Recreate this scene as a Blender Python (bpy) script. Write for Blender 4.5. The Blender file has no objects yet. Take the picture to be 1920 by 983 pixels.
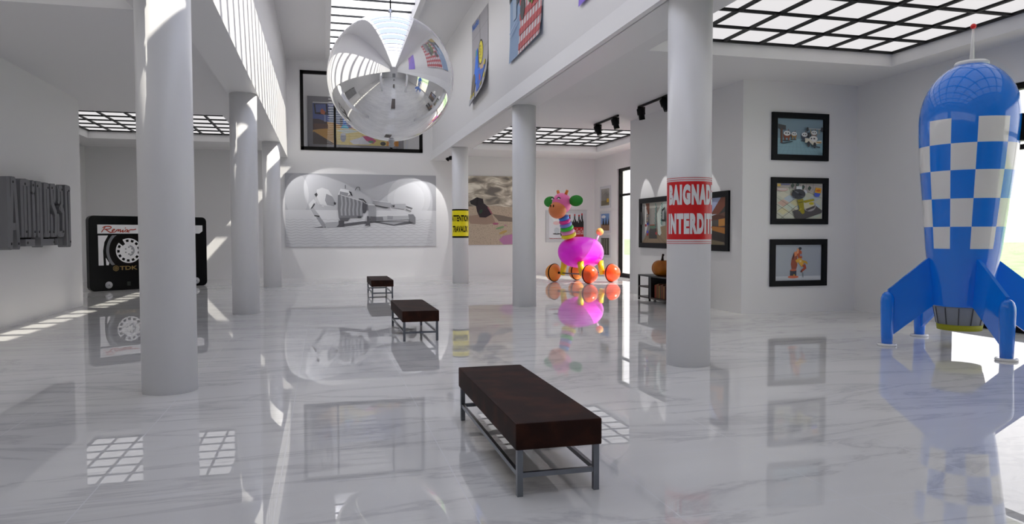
import bpy, bmesh, math, random
from mathutils import Vector, Matrix
random.seed(7)
C = bpy.context.scene.collection
SC = bpy.context.scene
PI = math.pi
# ------------------------------------------------------------------ camera
F_PX, YAW, PITCH, ROLL, CAM_H = 1366.0, .252, .038, -.002, 1.6
cd = bpy.data.cameras.new('camera'); cam = bpy.data.objects.new('camera', cd); C.objects.link(cam)
cd.sensor_width = 36; cd.lens = F_PX / 1920 * 36; cd.clip_end = 400; cd.clip_start = .05
fw = Vector((math.sin(YAW) * math.cos(PITCH), math.cos(YAW) * math.cos(PITCH), -math.sin(PITCH)))
rt = Vector((math.cos(YAW), -math.sin(YAW), 0)); up = rt.cross(fw)
r2 = math.cos(ROLL) * rt + math.sin(ROLL) * up; u2 = -math.sin(ROLL) * rt + math.cos(ROLL) * up
cam.matrix_world = Matrix(((r2.x, u2.x, -fw.x, 0), (r2.y, u2.y, -fw.y, 0), (r2.z, u2.z, -fw.z, CAM_H), (0, 0, 0, 1)))
SC.camera = cam
# ------------------------------------------------------------------ light and exposure
EXPOSURE = 0.0
SKY_HORIZON, SKY_ZENITH, SKY_STRENGTH = (.97, .95, .96), (.40, .46, .66), 2.3
SUN_STRENGTH, SUN_DIR, SUN_ANGLE = 6.5, (-1.0, .557, -1.16), .45
PANEL_STRENGTH = .80
SPOT_POWER = 170
SC.view_settings.view_transform = 'Standard'; SC.view_settings.look = 'None'
SC.view_settings.exposure = EXPOSURE; SC.view_settings.gamma = 1.0
SC.view_settings.use_curve_mapping = False
SC.cycles.use_denoising = True
SC.cycles.max_bounces = 10; SC.cycles.diffuse_bounces = 6; SC.cycles.glossy_bounces = 5
SC.cycles.sample_clamp_indirect = 6; SC.cycles.caustics_reflective = False; SC.cycles.caustics_refractive = False
W = bpy.data.worlds.new('sky'); SC.world = W; W.use_nodes = True
nt = W.node_tree; nt.nodes.clear()
tc = nt.nodes.new('ShaderNodeTexCoord'); sx = nt.nodes.new('ShaderNodeSeparateXYZ')
cr = nt.nodes.new('ShaderNodeValToRGB'); bg = nt.nodes.new('ShaderNodeBackground'); wo = nt.nodes.new('ShaderNodeOutputWorld')
nt.links.new(tc.outputs['Generated'], sx.inputs[0]); nt.links.new(sx.outputs['Z'], cr.inputs[0])
cr.color_ramp.elements[0].position = .38; cr.color_ramp.elements[0].color = (*SKY_HORIZON, 1)
cr.color_ramp.elements[1].position = .85; cr.color_ramp.elements[1].color = (*SKY_ZENITH, 1)
nt.links.new(cr.outputs[0], bg.inputs[0]); bg.inputs[1].default_value = SKY_STRENGTH
nt.links.new(bg.outputs[0], wo.inputs[0])
sl = bpy.data.lights.new('sun', 'SUN'); sl.energy = SUN_STRENGTH; sl.angle = math.radians(SUN_ANGLE); sl.color = (1, .95, .84)
so = bpy.data.objects.new('sun', sl); C.objects.link(so)
so.rotation_euler = Vector(SUN_DIR).to_track_quat('-Z', 'Y').to_euler(); so.location = (20, -20, 30)

# ------------------------------------------------------------------ helpers
def lin(h):
    h = h.lstrip('#'); o = []
    for i in (0, 2, 4):
        c = int(h[i:i + 2], 16) / 255
        o.append(c / 12.92 if c <= .04045 else ((c + .055) / 1.055) ** 2.4)
    return (*o, 1)
MC = {}
def mat(name, col, rough=.5, metal=0, coat=0, spec=.5, ior=None, emit=None):
    if name in MC: return MC[name]
    m = bpy.data.materials.new(name); m.use_nodes = True
    b = m.node_tree.nodes['Principled BSDF']
    c = lin(col) if isinstance(col, str) else (*col, 1)
    b.inputs['Base Color'].default_value = c; b.inputs['Roughness'].default_value = rough
    b.inputs['Metallic'].default_value = metal; b.inputs['Coat Weight'].default_value = coat
    b.inputs['Coat Roughness'].default_value = .03
    b.inputs['Specular IOR Level'].default_value = spec
    if ior: b.inputs['IOR'].default_value = ior
    if emit: b.inputs['Emission Color'].default_value = c; b.inputs['Emission Strength'].default_value = emit
    m.diffuse_color = c; MC[name] = m
    return m
def hx(h, rough=.55): return mat('paint_' + h.lstrip('#') + ('' if rough == .55 else '_%d' % int(rough * 100)), h, rough)
def noise_mat(name, cols, scale, rough=.6, stretch=(1, 1, 1), detail=6, dist=0, bump=0, pos=None, **kw):
    m = mat(name, cols[0], rough, **kw); t = m.node_tree; b = t.nodes['Principled BSDF']
    tc = t.nodes.new('ShaderNodeTexCoord'); mp = t.nodes.new('ShaderNodeMapping'); mp.inputs['Scale'].default_value = stretch
    n = t.nodes.new('ShaderNodeTexNoise'); n.inputs['Scale'].default_value = scale; n.inputs['Detail'].default_value = detail
    n.inputs['Distortion'].default_value = dist
    r = t.nodes.new('ShaderNodeValToRGB'); e = r.color_ramp.elements
    k = len(cols); ps = pos or [.3 + .4 * i / (k - 1) for i in range(k)]
    e[0].position = ps[0]; e[0].color = lin(cols[0]); e[1].position = ps[-1]; e[1].color = lin(cols[-1])
    for i in range(1, k - 1):
        x = e.new(ps[i]); x.color = lin(cols[i])
    t.links.new(tc.outputs['Object'], mp.inputs[0]); t.links.new(mp.outputs[0], n.inputs['Vector'])
    t.links.new(n.outputs['Fac'], r.inputs[0]); t.links.new(r.outputs[0], b.inputs['Base Color'])
    if bump:
        bp = t.nodes.new('ShaderNodeBump'); bp.inputs['Strength'].default_value = bump
        t.links.new(n.outputs['Fac'], bp.inputs['Height']); t.links.new(bp.outputs[0], b.inputs['Normal'])
    return m
def tag(o, label=None, cat=None, group=None, kind=None):
    if label: o['label'] = label
    if cat: o['category'] = cat
    if group: o['group'] = group
    if kind: o['kind'] = kind
    return o
def empty(name, loc=(0, 0, 0), rz=0, label=None, cat=None, group=None):
    o = bpy.data.objects.new(name, None); C.objects.link(o); o.location = loc; o.rotation_euler = (0, 0, rz)
    o.empty_display_size = .1
    return tag(o, label, cat, group)

class B:
    """collects shapes, builds ONE mesh object"""
    def __init__(s): s.v = []; s.f = []; s.m = []; s.mats = []; s.sm = []
    def mi(s, m):
        if m not in s.mats: s.mats.append(m)
        return s.mats.index(m)
    def add(s, vs, fs, m, smooth=False):
        n = len(s.v); k = s.mi(m); s.v += [tuple(v) for v in vs]
        for f in fs: s.f.append(tuple(i + n for i in f)); s.m.append(k); s.sm.append(smooth)
        return s
    def box(s, x0, x1, y0, y1, z0, z1, m, M=None):
        vs = [Vector((x, y, z)) for x in (x0, x1) for y in (y0, y1) for z in (z0, z1)]
        if M: vs = [M @ v for v in vs]
        return s.add(vs, [(0, 1, 3, 2), (4, 6, 7, 5), (0, 4, 5, 1), (2, 3, 7, 6), (0, 2, 6, 4), (1, 5, 7, 3)], m)
    def bar(s, p, q, w, h, m, upv=(0, 0, 1)):
        p = Vector(p); q = Vector(q); d = (q - p).normalized(); u = Vector(upv)
        a = d.cross(u).normalized() * (w / 2); b = a.cross(d).normalized() * (h / 2)
        vs = [p - a - b, p + a - b, p + a + b, p - a + b, q - a - b, q + a - b, q + a + b, q - a + b]
        return s.add(vs, [(3, 2, 1, 0), (4, 5, 6, 7), (0, 1, 5, 4), (1, 2, 6, 5), (2, 3, 7, 6), (3, 0, 4, 7)], m)
    def tube(s, pts, r, m, n=12, cap=True):
        pts = [Vector(p) for p in pts]; rs = r if isinstance(r, (list, tuple)) else [r] * len(pts)
        vs = []; fs = []; ref = None
        for i, p in enumerate(pts):
            d = ((pts[min(i + 1, len(pts) - 1)] - pts[max(i - 1, 0)])).normalized()
            if ref is None: ref = Vector((0, 0, 1)) if abs(d.z) < .9 else Vector((1, 0, 0))
            a = d.cross(ref).normalized(); b = d.cross(a); ref = b.cross(d) if False else ref
            for k in range(n):
                t = 2 * PI * k / n; vs.append(p + rs[i] * (math.cos(t) * a + math.sin(t) * b))
        for i in range(len(pts) - 1):
            for k in range(n): fs.append((i * n + k, i * n + (k + 1) % n, (i + 1) * n + (k + 1) % n, (i + 1) * n + k))
        s.add(vs, fs, m, True)
        if cap:
            s.add(vs[:n], [tuple(range(n))], m); s.add(vs[-n:], [tuple(range(n))[::-1]], m)
        return s
    def lathe(s, prof, m, n=48, M=None, smooth=True, mf=None):
        vs = []; fs = []; ms = []
        for r, z in prof:
            for k in range(n):
                t = 2 * PI * k / n; v = Vector((r * math.cos(t), r * math.sin(t), z)); vs.append(M @ v if M else v)
        for i in range(len(prof) - 1):
            for k in range(n): fs.append((i * n + k, i * n + (k + 1) % n, (i + 1) * n + (k + 1) % n, (i + 1) * n + k))
        if prof[0][0] > 1e-4: fs.append(tuple(range(n))[::-1])
        if prof[-1][0] > 1e-4: fs.append(tuple(range((len(prof) - 1) * n, len(prof) * n)))
        return s.add(vs, fs, m, smooth)
    def ball(s, c, r, m, n=24, M=None):
        rr = r if isinstance(r, (list, tuple)) else (r, r, r)
        T = Matrix.Translation(c) @ (M.to_4x4() if M else Matrix()) @ Matrix.Diagonal((*rr, 1))
        return s.lathe([(max(math.sin(PI * i / (n // 2)), 1e-5), -math.cos(PI * i / (n // 2))) for i in range(n // 2 + 1)], m, n, T)
    def prism(s, poly, ax, a0, a1, m):
        """extrude a 2D polygon along axis ax"""
        def P(p, a): v = [p[0], p[1]]; v.insert(ax, a); return v
        n = len(poly); vs = [P(p, a0) for p in poly] + [P(p, a1) for p in poly]
        fs = [tuple(range(n)), tuple(range(2 * n - 1, n - 1, -1))] + [(i, i + n, (i + 1) % n + n, (i + 1) % n) for i in range(n)]
        return s.add(vs, fs, m)
    def mesh(s, name, bevel=0, cuts=None, fn=None, fix=True):
        me = bpy.data.meshes.new(name); me.from_pydata(s.v, [], s.f)
        for m in s.mats: me.materials.append(m)
        for p, k, sm in zip(me.polygons, s.m, s.sm): p.material_index = k; p.use_smooth = sm
        bm = bmesh.new(); bm.from_mesh(me)
        if fix:
            bmesh.ops.remove_doubles(bm, verts=bm.verts, dist=1e-5)
            bmesh.ops.recalc_face_normals(bm, faces=bm.faces)
        if cuts:
            for co, no in cuts:
                bmesh.ops.bisect_plane(bm, geom=bm.verts[:] + bm.edges[:] + bm.faces[:], plane_co=co, plane_no=no, dist=1e-6)
        if fn:
            for v in bm.verts: v.co = Vector(fn(v.co))
        if bevel:
            ed = [e for e in bm.edges if len(e.link_faces) == 2 and e.calc_face_angle(0) > .6]
            bmesh.ops.bevel(bm, geom=ed, offset=bevel, segments=2, profile=.7, affect='EDGES')
        bm.to_mesh(me); bm.free()
        return me
    def build(s, name, parent=None, loc=None, rot=None, M=None, **kw):
        o = bpy.data.objects.new(name, s.mesh(name, **kw)); C.objects.link(o)
        if parent: o.parent = parent
        if M is not None: o.matrix_local = M
        if loc: o.location = loc
        if rot: o.rotation_euler = rot
        return o
def struct(b, name, **kw): return tag(b.build(name, **kw), kind='structure')

def text_mesh(body, m, name='lettering', bold=0.0, ext=0.0, shear=0.0, spacing=1.0):
    cu = bpy.data.curves.new(name, 'FONT'); cu.body = body; cu.size = 1; cu.extrude = ext; cu.offset = bold; cu.shear = shear
    cu.space_character = spacing; cu.resolution_u = 4
    o = bpy.data.objects.new(name, cu); C.objects.link(o); bpy.context.view_layer.update()
    me = bpy.data.meshes.new_from_object(o.evaluated_get(bpy.context.evaluated_depsgraph_get()))
    bpy.data.objects.remove(o); bpy.data.curves.remove(cu)
    vs = [tuple(v.co) for v in me.vertices]; fs = [tuple(p.vertices) for p in me.polygons]; bpy.data.meshes.remove(me)
    xs = [v[0] for v in vs]; ys = [v[1] for v in vs]
    x0, x1, y0, y1 = min(xs), max(xs), min(ys), max(ys)
    return [((v[0] - x0) / (x1 - x0), (v[1] - y0) / (y1 - y0), v[2]) for v in vs], fs

# wall frames of reference: local x right, y up, z out of the wall
def M_back(x, y, z): return Matrix(((1, 0, 0, x), (0, 0, -1, y), (0, 1, 0, z), (0, 0, 0, 1)))         # faces -Y
def M_right(x, y, z): return Matrix(((0, 0, -1, x), (-1, 0, 0, y), (0, 1, 0, z), (0, 0, 0, 1)))       # faces -X
def M_left(x, y, z): return Matrix(((0, 0, 1, x), (1, 0, 0, y), (0, 1, 0, z), (0, 0, 0, 1)))          # faces +X

class Art(B):
    """flat picture, drawn in the coordinates of a crop rectangle"""
    def __init__(s, w, h, x0, y0, x1, y1, bgm, z=.0):
        super().__init__(); s.w, s.h, s.r = w, h, (x0, y0, x1, y1); s.z = z; s.add([(0, 0, z), (w, 0, z), (w, h, z), (0, h, z)], [(0, 1, 2, 3)], bgm)
    def T(s, p):
        x0, y0, x1, y1 = s.r
        return (min(max((p[0] - x0) / (x1 - x0), 0), 1) * s.w, min(max((y1 - p[1]) / (y1 - y0), 0), 1) * s.h)
    def poly(s, pts, c):
        s.z += .0007; m = c if not isinstance(c, str) else hx(c)
        s.add([(*s.T(p), s.z) for p in pts], [tuple(range(len(pts)))], m); return s
    def ell(s, cx, cy, rx, ry, c, a=0, n=18):
        a = math.radians(a)
        return s.poly([(cx + rx * math.cos(t) * math.cos(a) - ry * math.sin(t) * math.sin(a), cy + rx * math.cos(t) * math.sin(a) + ry * math.sin(t) * math.cos(a)) for t in [2 * PI * k / n for k in range(n)]], c)
    def rect(s, x0, y0, x1, y1, c): return s.poly([(x0, y0), (x1, y0), (x1, y1), (x0, y1)], c)
    def line(s, pts, w, c):
        for p, q in zip(pts, pts[1:]):
            dx, dy = q[0] - p[0], q[1] - p[1]; L = math.hypot(dx, dy) or 1; nx, ny = -dy / L * w / 2, dx / L * w / 2
            s.poly([(p[0] + nx, p[1] + ny), (q[0] + nx, q[1] + ny), (q[0] - nx, q[1] - ny), (p[0] - nx, p[1] - ny)], c); s.z -= .0006
        s.z += .0006; return s
    def text(s, body, x0, y0, x1, y1, c, bold=.02, shear=0):
        vs, fs = text_mesh(body, None, bold=bold, shear=shear); s.z += .0007
        s.add([(*s.T((x0 + v[0] * (x1 - x0), y1 + v[1] * (y0 - y1))), s.z) for v in vs], fs, hx(c)); return s

# ------------------------------------------------------------------ shared materials
def wall_mat(name, col, rough=.55):
    return noise_mat(name, [col, col], 3, rough)
WALL = mat('white_wall_paint', (.79, .787, .792), .45)
CEIL = mat('white_ceiling_paint', (.76, .755, .76), .7)
COLM = mat('white_column_paint', (.83, .83, .84), .32)
BLACK = mat('black_metal', '#08090b', .4, spec=.15)
FRAMEB = mat('black_frame_lacquer', '#101216', .45, spec=.15)
SILVER = mat('silver_frame', '#c9cbd0', .35)
STEEL = mat('brushed_steel', (.42, .43, .46), .3, metal=1)
PANEL = mat('luminous_ceiling_panel', (1, .975, .985), .6, emit=PANEL_STRENGTH); PANEL.node_tree.nodes['Principled BSDF'].inputs['Base Color'].default_value = (0, 0, 0, 1)

def marble():
    m = mat('white_marble_tiles', (.7, .7, .7), .0, ior=1.6); t = m.node_tree; b = t.nodes['Principled BSDF']; N = t.nodes.new; L = t.links.new
    tc = N('ShaderNodeTexCoord'); mp = N('ShaderNodeMapping'); mp.inputs['Scale'].default_value = (.35, 1.5, 1); mp.inputs['Rotation'].default_value = (0, 0, .12)
    n1 = N('ShaderNodeTexNoise'); n1.inputs['Scale'].default_value = .8; n1.inputs['Detail'].default_value = 9; n1.inputs['Roughness'].default_value = .62; n1.inputs['Distortion'].default_value = 1.1
    r1 = N('ShaderNodeValToRGB'); e = r1.color_ramp.elements
    e[0].position = .45; e[0].color = (.80, .795, .785, 1); e[1].position = .55; e[1].color = (.80, .795, .785, 1)
    x = e.new(.5); x.color = (.64, .635, .64, 1); x = e.new(.48); x.color = (.765, .76, .75, 1); x = e.new(.525); x.color = (.77, .765, .755, 1)
    n2 = N('ShaderNodeTexNoise'); n2.inputs['Scale'].default_value = .7; n2.inputs['Detail'].default_value = 5
    r2 = N('ShaderNodeValToRGB'); r2.color_ramp.elements[0].position = .3; r2.color_ramp.elements[0].color = (.94, .94, .94, 1); r2.color_ramp.elements[1].position = .7; r2.color_ramp.elements[1].color = (1.06, 1.06, 1.05, 1)
    mx = N('ShaderNodeMixRGB'); mx.blend_type = 'MULTIPLY'; mx.inputs[0].default_value = 1
    L(tc.outputs['Object'], mp.inputs[0]); L(mp.outputs[0], n1.inputs['Vector']); L(mp.outputs[0], n2.inputs['Vector'])
    L(n1.outputs['Fac'], r1.inputs[0]); L(n2.outputs['Fac'], r2.inputs[0]); L(r1.outputs[0], mx.inputs[1]); L(r2.outputs[0], mx.inputs[2])
    # joints between the slabs
    br = N('ShaderNodeTexBrick'); br.offset = 0; br.inputs['Color1'].default_value = (0, 0, 0, 1); br.inputs['Color2'].default_value = (0, 0, 0, 1); br.inputs['Mortar'].default_value = (1, 1, 1, 1)
    br.inputs['Scale'].default_value = 1; br.inputs['Mortar Size'].default_value = .004; br.inputs['Mortar Smooth'].default_value = 0; br.inputs['Brick Width'].default_value = 1.115; br.inputs['Row Height'].default_value = 1.12
    m2 = N('ShaderNodeMapping'); m2.inputs['Location'].default_value = (-.82 + 11.15, -3.70 + 22.4, 0); L(tc.outputs['Object'], m2.inputs[0]); L(m2.outputs[0], br.inputs['Vector'])
    mj = N('ShaderNodeMixRGB'); mj.inputs[2].default_value = (.82, .82, .83, 1); L(br.outputs['Color'], mj.inputs[0]); L(mx.outputs[0], mj.inputs[1]); L(mj.outputs[0], b.inputs['Base Color'])
    bp = N('ShaderNodeBump'); bp.inputs['Strength'].default_value = .35; bp.inputs['Distance'].default_value = .004; bp.invert = True
    L(br.outputs['Color'], bp.inputs['Height']); L(bp.outputs[0], b.inputs['Normal'])
    return m
MARBLE = marble()

# ------------------------------------------------------------------ the building
XL, XR, YN, YF = -7.93, 10.70, -12.0, 28.0       # outer walls
NL, NR = -1.27, 4.04                             # faces of the tall nave
ZC, ZN, ZB = 4.65, 8.0, 4.43                     # aisle ceiling, nave ceiling, underside of beams
struct(B().box(XL - .3, XR + .3, YN - .3, YF + .3, -.2, 0, MARBLE), 'floor')
# back wall with the opening of the upper window
WX0, WX1, WZ0, WZ1 = -.80, 3.68, 4.72, 7.63
b = B(); y0, y1 = YF, YF + .25
b.box(XL - .3, WX0, y0, y1, 0, 8.4, WALL).box(WX1, XR + .3, y0, y1, 0, 8.4, WALL)
b.box(WX0, WX1, y0, y1, 0, WZ0, WALL).box(WX0, WX1, y0, y1, WZ1, 8.4, WALL)
struct(b, 'wall_back')
struct(B().box(XL - .3, XR + .3, YN - .3, YN, 0, 8.4, WALL), 'wall_front')
struct(B().box(XL - .3, XL, YN, YF, 0, ZC + .3, WALL), 'wall_left')
# right wall with two tall windows
b = B(); x0, x1 = XR, XR + .3
RW = [(4.6, 10.75, 4.0, 2.98), (20.2, 25.66, 4.05, 3.06)]   # y0, y1, top, transom
ys = [YN] + [v for w in RW for v in w[:2]] + [YF]
for i in range(0, len(ys), 2): b.box(x0, x1, ys[i], ys[i + 1], 0, ZC + .3, WALL)
for w in RW: b.box(x0, x1, w[0], w[1], w[2], ZC + .3, WALL)
struct(b, 'wall_right')
# the solid blocks that divide the aisles
struct(B().box(8.05, XR, 12.91, 18.4, 0, ZC, WALL), 'wall_right_block')
struct(B().box(XL, -5.33, 12.91, 18.45, 0, ZC, WALL), 'wall_left_block')
# nave side walls and the beams under them
struct(B().box(NL - .57, NL, YN, YF, ZB, 8.4, WALL), 'wall_nave_left')
b = B().box(NR + .02, NR + .57, YN, YF, ZB, 8.4, WALL)
b.prism([(NR + .03, 4.80), (NR + .03, ZB), (NR - .07, ZB), (NR + .018, 4.80)], 1, YN, YF, WALL)
struct(b, 'wall_nave_right')
# nave ceiling with its long skylight
SX0, SX1, SY0, SY1 = .26, 2.56, -9.0, 27.0
b = B().box(NL - .3, SX0, YN, YF, ZN, 8.4, CEIL).box(SX1, NR + .5, YN, YF, ZN, 8.4, CEIL)
b.box(SX0, SX1, YN, SY0, ZN, 8.4, CEIL).box(SX0, SX1, SY1, YF, ZN, 8.4, CEIL)
struct(b, 'ceiling')
b = B(); f = .15
b.box(SX0 - f, SX0, SY0 - f, SY1 + f, 7.86, 8.0, CEIL).box(SX1, SX1 + f, SY0 - f, SY1 + f, 7.86, 8.0, CEIL)
b.box(SX0, SX1, SY0 - f, SY0, 7.86, 8.0, CEIL).box(SX0, SX1, SY1, SY1 + f, 7.86, 8.0, CEIL)
struct(b, 'trim_1')
TRANSL = bpy.data.materials.new('translucent_white'); TRANSL.use_nodes = True
t = TRANSL.node_tree; t.nodes.clear(); o_ = t.nodes.new('ShaderNodeOutputMaterial'); tr = t.nodes.new('ShaderNodeBsdfTranslucent'); tr.inputs[0].default_value = (.95, .95, .96, 1)
t.links.new(tr.outputs[0], o_.inputs[0])
BARM = mat('grey_glazing_bar', '#23262a', .6)
b = B(); y = 11.78 - .82 * 25
while y < SY1 - .2:
    b.box(SX0, SX1, y - .10, y + .09, 8.16, 8.164, TRANSL).box(SX0, SX1, y + .09, y + .13, 8.10, 8.15, BARM); y += .82
struct(b, 'trim_2')
# translucent sheet added over the last skylight bays to keep sun off the back wall
struct(B().box(SX0, SX1, 26.0, SY1, 8.25, 8.27, TRANSL), 'window_5')

# aisle ceilings with recessed luminous grids
def aisle_ceiling(name, X0, X1, Y0, Y1, trays, zt):
    b = B(); b0 = Y0
    for (a, c, d, e) in trays:                       # x0,x1,y0,y1
        b.box(X0, X1, b0, d, ZC, zt + .15, CEIL); b0 = e
        b.box(X0, a, d, e, ZC, zt + .15, CEIL).box(c, X1, d, e, ZC, zt + .15, CEIL)
    b.box(X0, X1, b0, Y1, ZC, zt + .15, CEIL)
    struct(b, name)
TR = [(5.25, 10.08, 5.65, 11.28), (5.12, 9.88, 20.0, 25.68)]
TL = [(-7.25, -2.46, 5.3, 10.95), (-7.15, -2.48, 20.0, 25.6)]
ZT = 4.9
aisle_ceiling('ceiling_right', NR + .57, XR + .3, YN, YF, TR, ZT)
aisle_ceiling('ceiling_left', XL - .3, NL - .57, YN, YF, TL, ZT)
def light_grid(a, c, d, e, label, nx=7, ny=7):
    r = empty('ceiling_light', ((a + c) / 2, (d + e) / 2, ZT - .03), 0, label, 'ceiling light', 'luminous grid ceilings of the aisles')
    hx_, hy = (c - a) / 2, (e - d) / 2
    B().box(-hx_, hx_, -hy, hy, .04, .07, PANEL).build('diffuser', r)
    g = B(); w = .032
    for i in range(nx + 1):
        x = -hx_ + 2 * hx_ * i / nx; x = min(max(x, -hx_ + w), hx_ - w); g.box(x - w, x + w, -hy, hy, 0, .035, BLACK)
    for i in range(ny + 1):
        y = -hy + 2 * hy * i / ny; y = min(max(y, -hy + w), hy - w); g.box(-hx_, hx_, y - w, y + w, -.001, .034, BLACK)
    g.build('grid', r)
LG = ['large luminous ceiling grid above the blue rocket', 'luminous ceiling grid above the pink giraffe',
      'luminous ceiling grid over the near left aisle, seen mirrored in the floor', 'luminous ceiling grid above the giant cassette']
for (q, l) in zip(TR + TL, LG): light_grid(*q, l)

# tall windows in the right wall
WFR = mat('dark_window_frame', '#0c0a09', .45, spec=.15)
GLASS = bpy.data.materials.new('window_glass'); GLASS.use_nodes = True
t = GLASS.node_tree; t.nodes.clear(); o_ = t.nodes.new('ShaderNodeOutputMaterial'); mxs = t.nodes.new('ShaderNodeMixShader')
tp = t.nodes.new('ShaderNodeBsdfTransparent'); gl = t.nodes.new('ShaderNodeBsdfGlossy'); gl.inputs['Roughness'].default_value = 0
fr = t.nodes.new('ShaderNodeLayerWeight'); fr.inputs[0].default_value = .5
pw = t.nodes.new('ShaderNodeMath'); pw.operation = 'POWER'; pw.inputs[1].default_value = 4
ml = t.nodes.new('ShaderNodeMath'); ml.operation = 'MULTIPLY_ADD'; ml.inputs[1].default_value = .5; ml.inputs[2].default_value = .05
t.links.new(fr.outputs['Facing'], pw.inputs[0]); t.links.new(pw.outputs[0], ml.inputs[0]); t.links.new(ml.outputs[0], mxs.inputs[0]); t.links.new(tp.outputs[0], mxs.inputs[1]); t.links.new(gl.outputs[0], mxs.inputs[2]); t.links.new(mxs.outputs[0], o_.inputs[0])
for k, (ya, yb, zt, ztr) in enumerate(RW):
    w = empty('window_%d' % (k + 1), (XR + .12, (ya + yb) / 2, 0)); w['kind'] = 'structure'
    h = (yb - ya) / 2; b = B()
    b.box(-.06, .06, -h, h, 0, .14, WFR).box(-.06, .06, -h, h, zt - .1, zt, WFR).box(-.06, .06, -h, -h + .12, 0, zt, WFR).box(-.06, .06, h - .12, h, 0, zt, WFR)
    b.box(-.05, .05, -h, h, ztr - .04, ztr + .04, WFR).box(-.05, .05, -.05, .05, 0, zt, WFR)
    b.build('window_frame', w)
    B().box(-.006, .006, -h + .1, h - .1, .1, zt - .1, GLASS).build('glass', w)
# upper window in the back wall
w = empty('window_3', ((WX0 + WX1) / 2, YF + .05, WZ0)); w['kind'] = 'structure'
hw = (WX1 - WX0) / 2; hh = WZ1 - WZ0; b = B(); t_ = .11
b.box(-hw, hw, -.08, .08, 0, t_ + .02, WFR).box(-hw, hw, -.08, .08, hh - t_, hh, WFR).box(-hw, -hw + t_, -.08, .08, 0, hh, WFR).box(hw - t_, hw, -.08, .08, 0, hh, WFR)
for x in (.43, 2.50): b.box(x - 1.44 - .04, x - 1.44 + .04, -.05, .05, 0, hh, WFR)
b.build('window_frame', w)
B().box(-hw + .1, hw - .1, -.006, .006, .1, hh - .1, GLASS).build('glass', w)
# the room behind that window
b = B().box(WX0 - 1.2, WX1 + 1.2, 29.6, 29.8, 4.4, 8.4, WALL).box(WX0 - 1.4, WX0 - 1.2, YF + .25, 29.8, 4.4, 8.4, WALL).box(WX1 + 1.2, WX1 + 1.4, YF + .25, 29.8, 4.4, 8.4, WALL)
struct(b, 'wall_upper_room')
struct(B().box(WX0 - 1.4, WX1 + 1.4, YF + .25, 29.8, 4.3, 4.4, CEIL), 'floor_upper_room')
struct(B().box(WX0 - 1.4, WX1 + 1.4, YF + .25, 29.8, 8.4, 8.5, CEIL), 'ceiling_upper_room')
r = empty('ceiling_light', (1.4, 28.95, 8.3), 0, 'luminous panel added to light the small room behind the upper window', 'ceiling light')
B().box(-2.4, 2.4, -.4, .4, .03, .08, PANEL).build('diffuser', r)  # glowing panel added only to light this room
B().box(-2.45, 2.45, -.45, .45, .08, .1, BLACK).build('housing', r)
# door at the far end behind the camera, seen in the mirror ball
d_ = B().box(.2, 2.6, YN, YN + .06, 0, 3.2, mat('grey_door', '#6b6c70', .5)); struct(d_, 'door_1')
# outside
GRASS = noise_mat('lawn', ['#8aab6c', '#a5c489', '#98b87c'], 1.2, .9)
TERR = noise_mat('pale_terrace', ['#b9b4a6', '#c8c3b6'], .8, .9)
b = B(); nx, ny = 24, 30; vs = []; fs = []
for i in range(nx + 1):
    for j in range(ny + 1):
        x = XR + .3 + i * 1.6; y = -40 + j * 5
        z = -.08 + 1.25 * max(0, min(1, (x - 15) / 18)) ** 1.3 * (1 + .12 * math.sin(y * .11) - .004 * (y - 25))
        if i == 0: z = -.08
        vs.append((x, y, z))
for i in range(nx):
    for j in range(ny): a = i * (ny + 1) + j; fs.append((a, a + ny + 1, a + ny + 2, a + 1))
b.add(vs, fs, GRASS, True); b.m = [b.mi(TERR) if all(vs[i][0] < 21 for i in f) else 0 for f in fs]
tag(b.build('lawn'), 'green grassy slope outside the tall window behind the rocket', 'lawn', kind='structure')
struct(B().box(XR + .3, 15.3, -2, 16, 5.0, 5.15, CEIL), 'added_sun_blocker')  # unseen slab outdoors, added to keep the sun out of the near window

# ------------------------------------------------------------------ columns
CX = (-1.555, 4.32); CY = (.4, 8.10, 15.68, 23.55)
def column(x, y, label):
    r = empty('column', (x, y, 0), 0, label, 'column', 'round white columns along the nave')
    B().lathe([(.264, 0), (.264, ZB)], COLM, 96).build('shaft', r)
    return r
LB = {(0, 1): 'thick round white column nearest on the left, in front of the cassette', (0, 2): 'round white column on the left between the nearest and farthest ones',
      (0, 3): 'round white column farthest back on the left, beside the reclining robot picture',
      (1, 1): 'round white column wearing the red BAIGNADE INTERDITE sign', (1, 2): 'round white column just left of the pink giraffe', (1, 3): 'round white column wearing the yellow ATTENTION TRAVAUX sign'}
for i, x in enumerate(CX):
    for j, y in enumerate(CY):
        if j == 0: continue
        o = column(x, y, LB[(i, j)])

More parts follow.
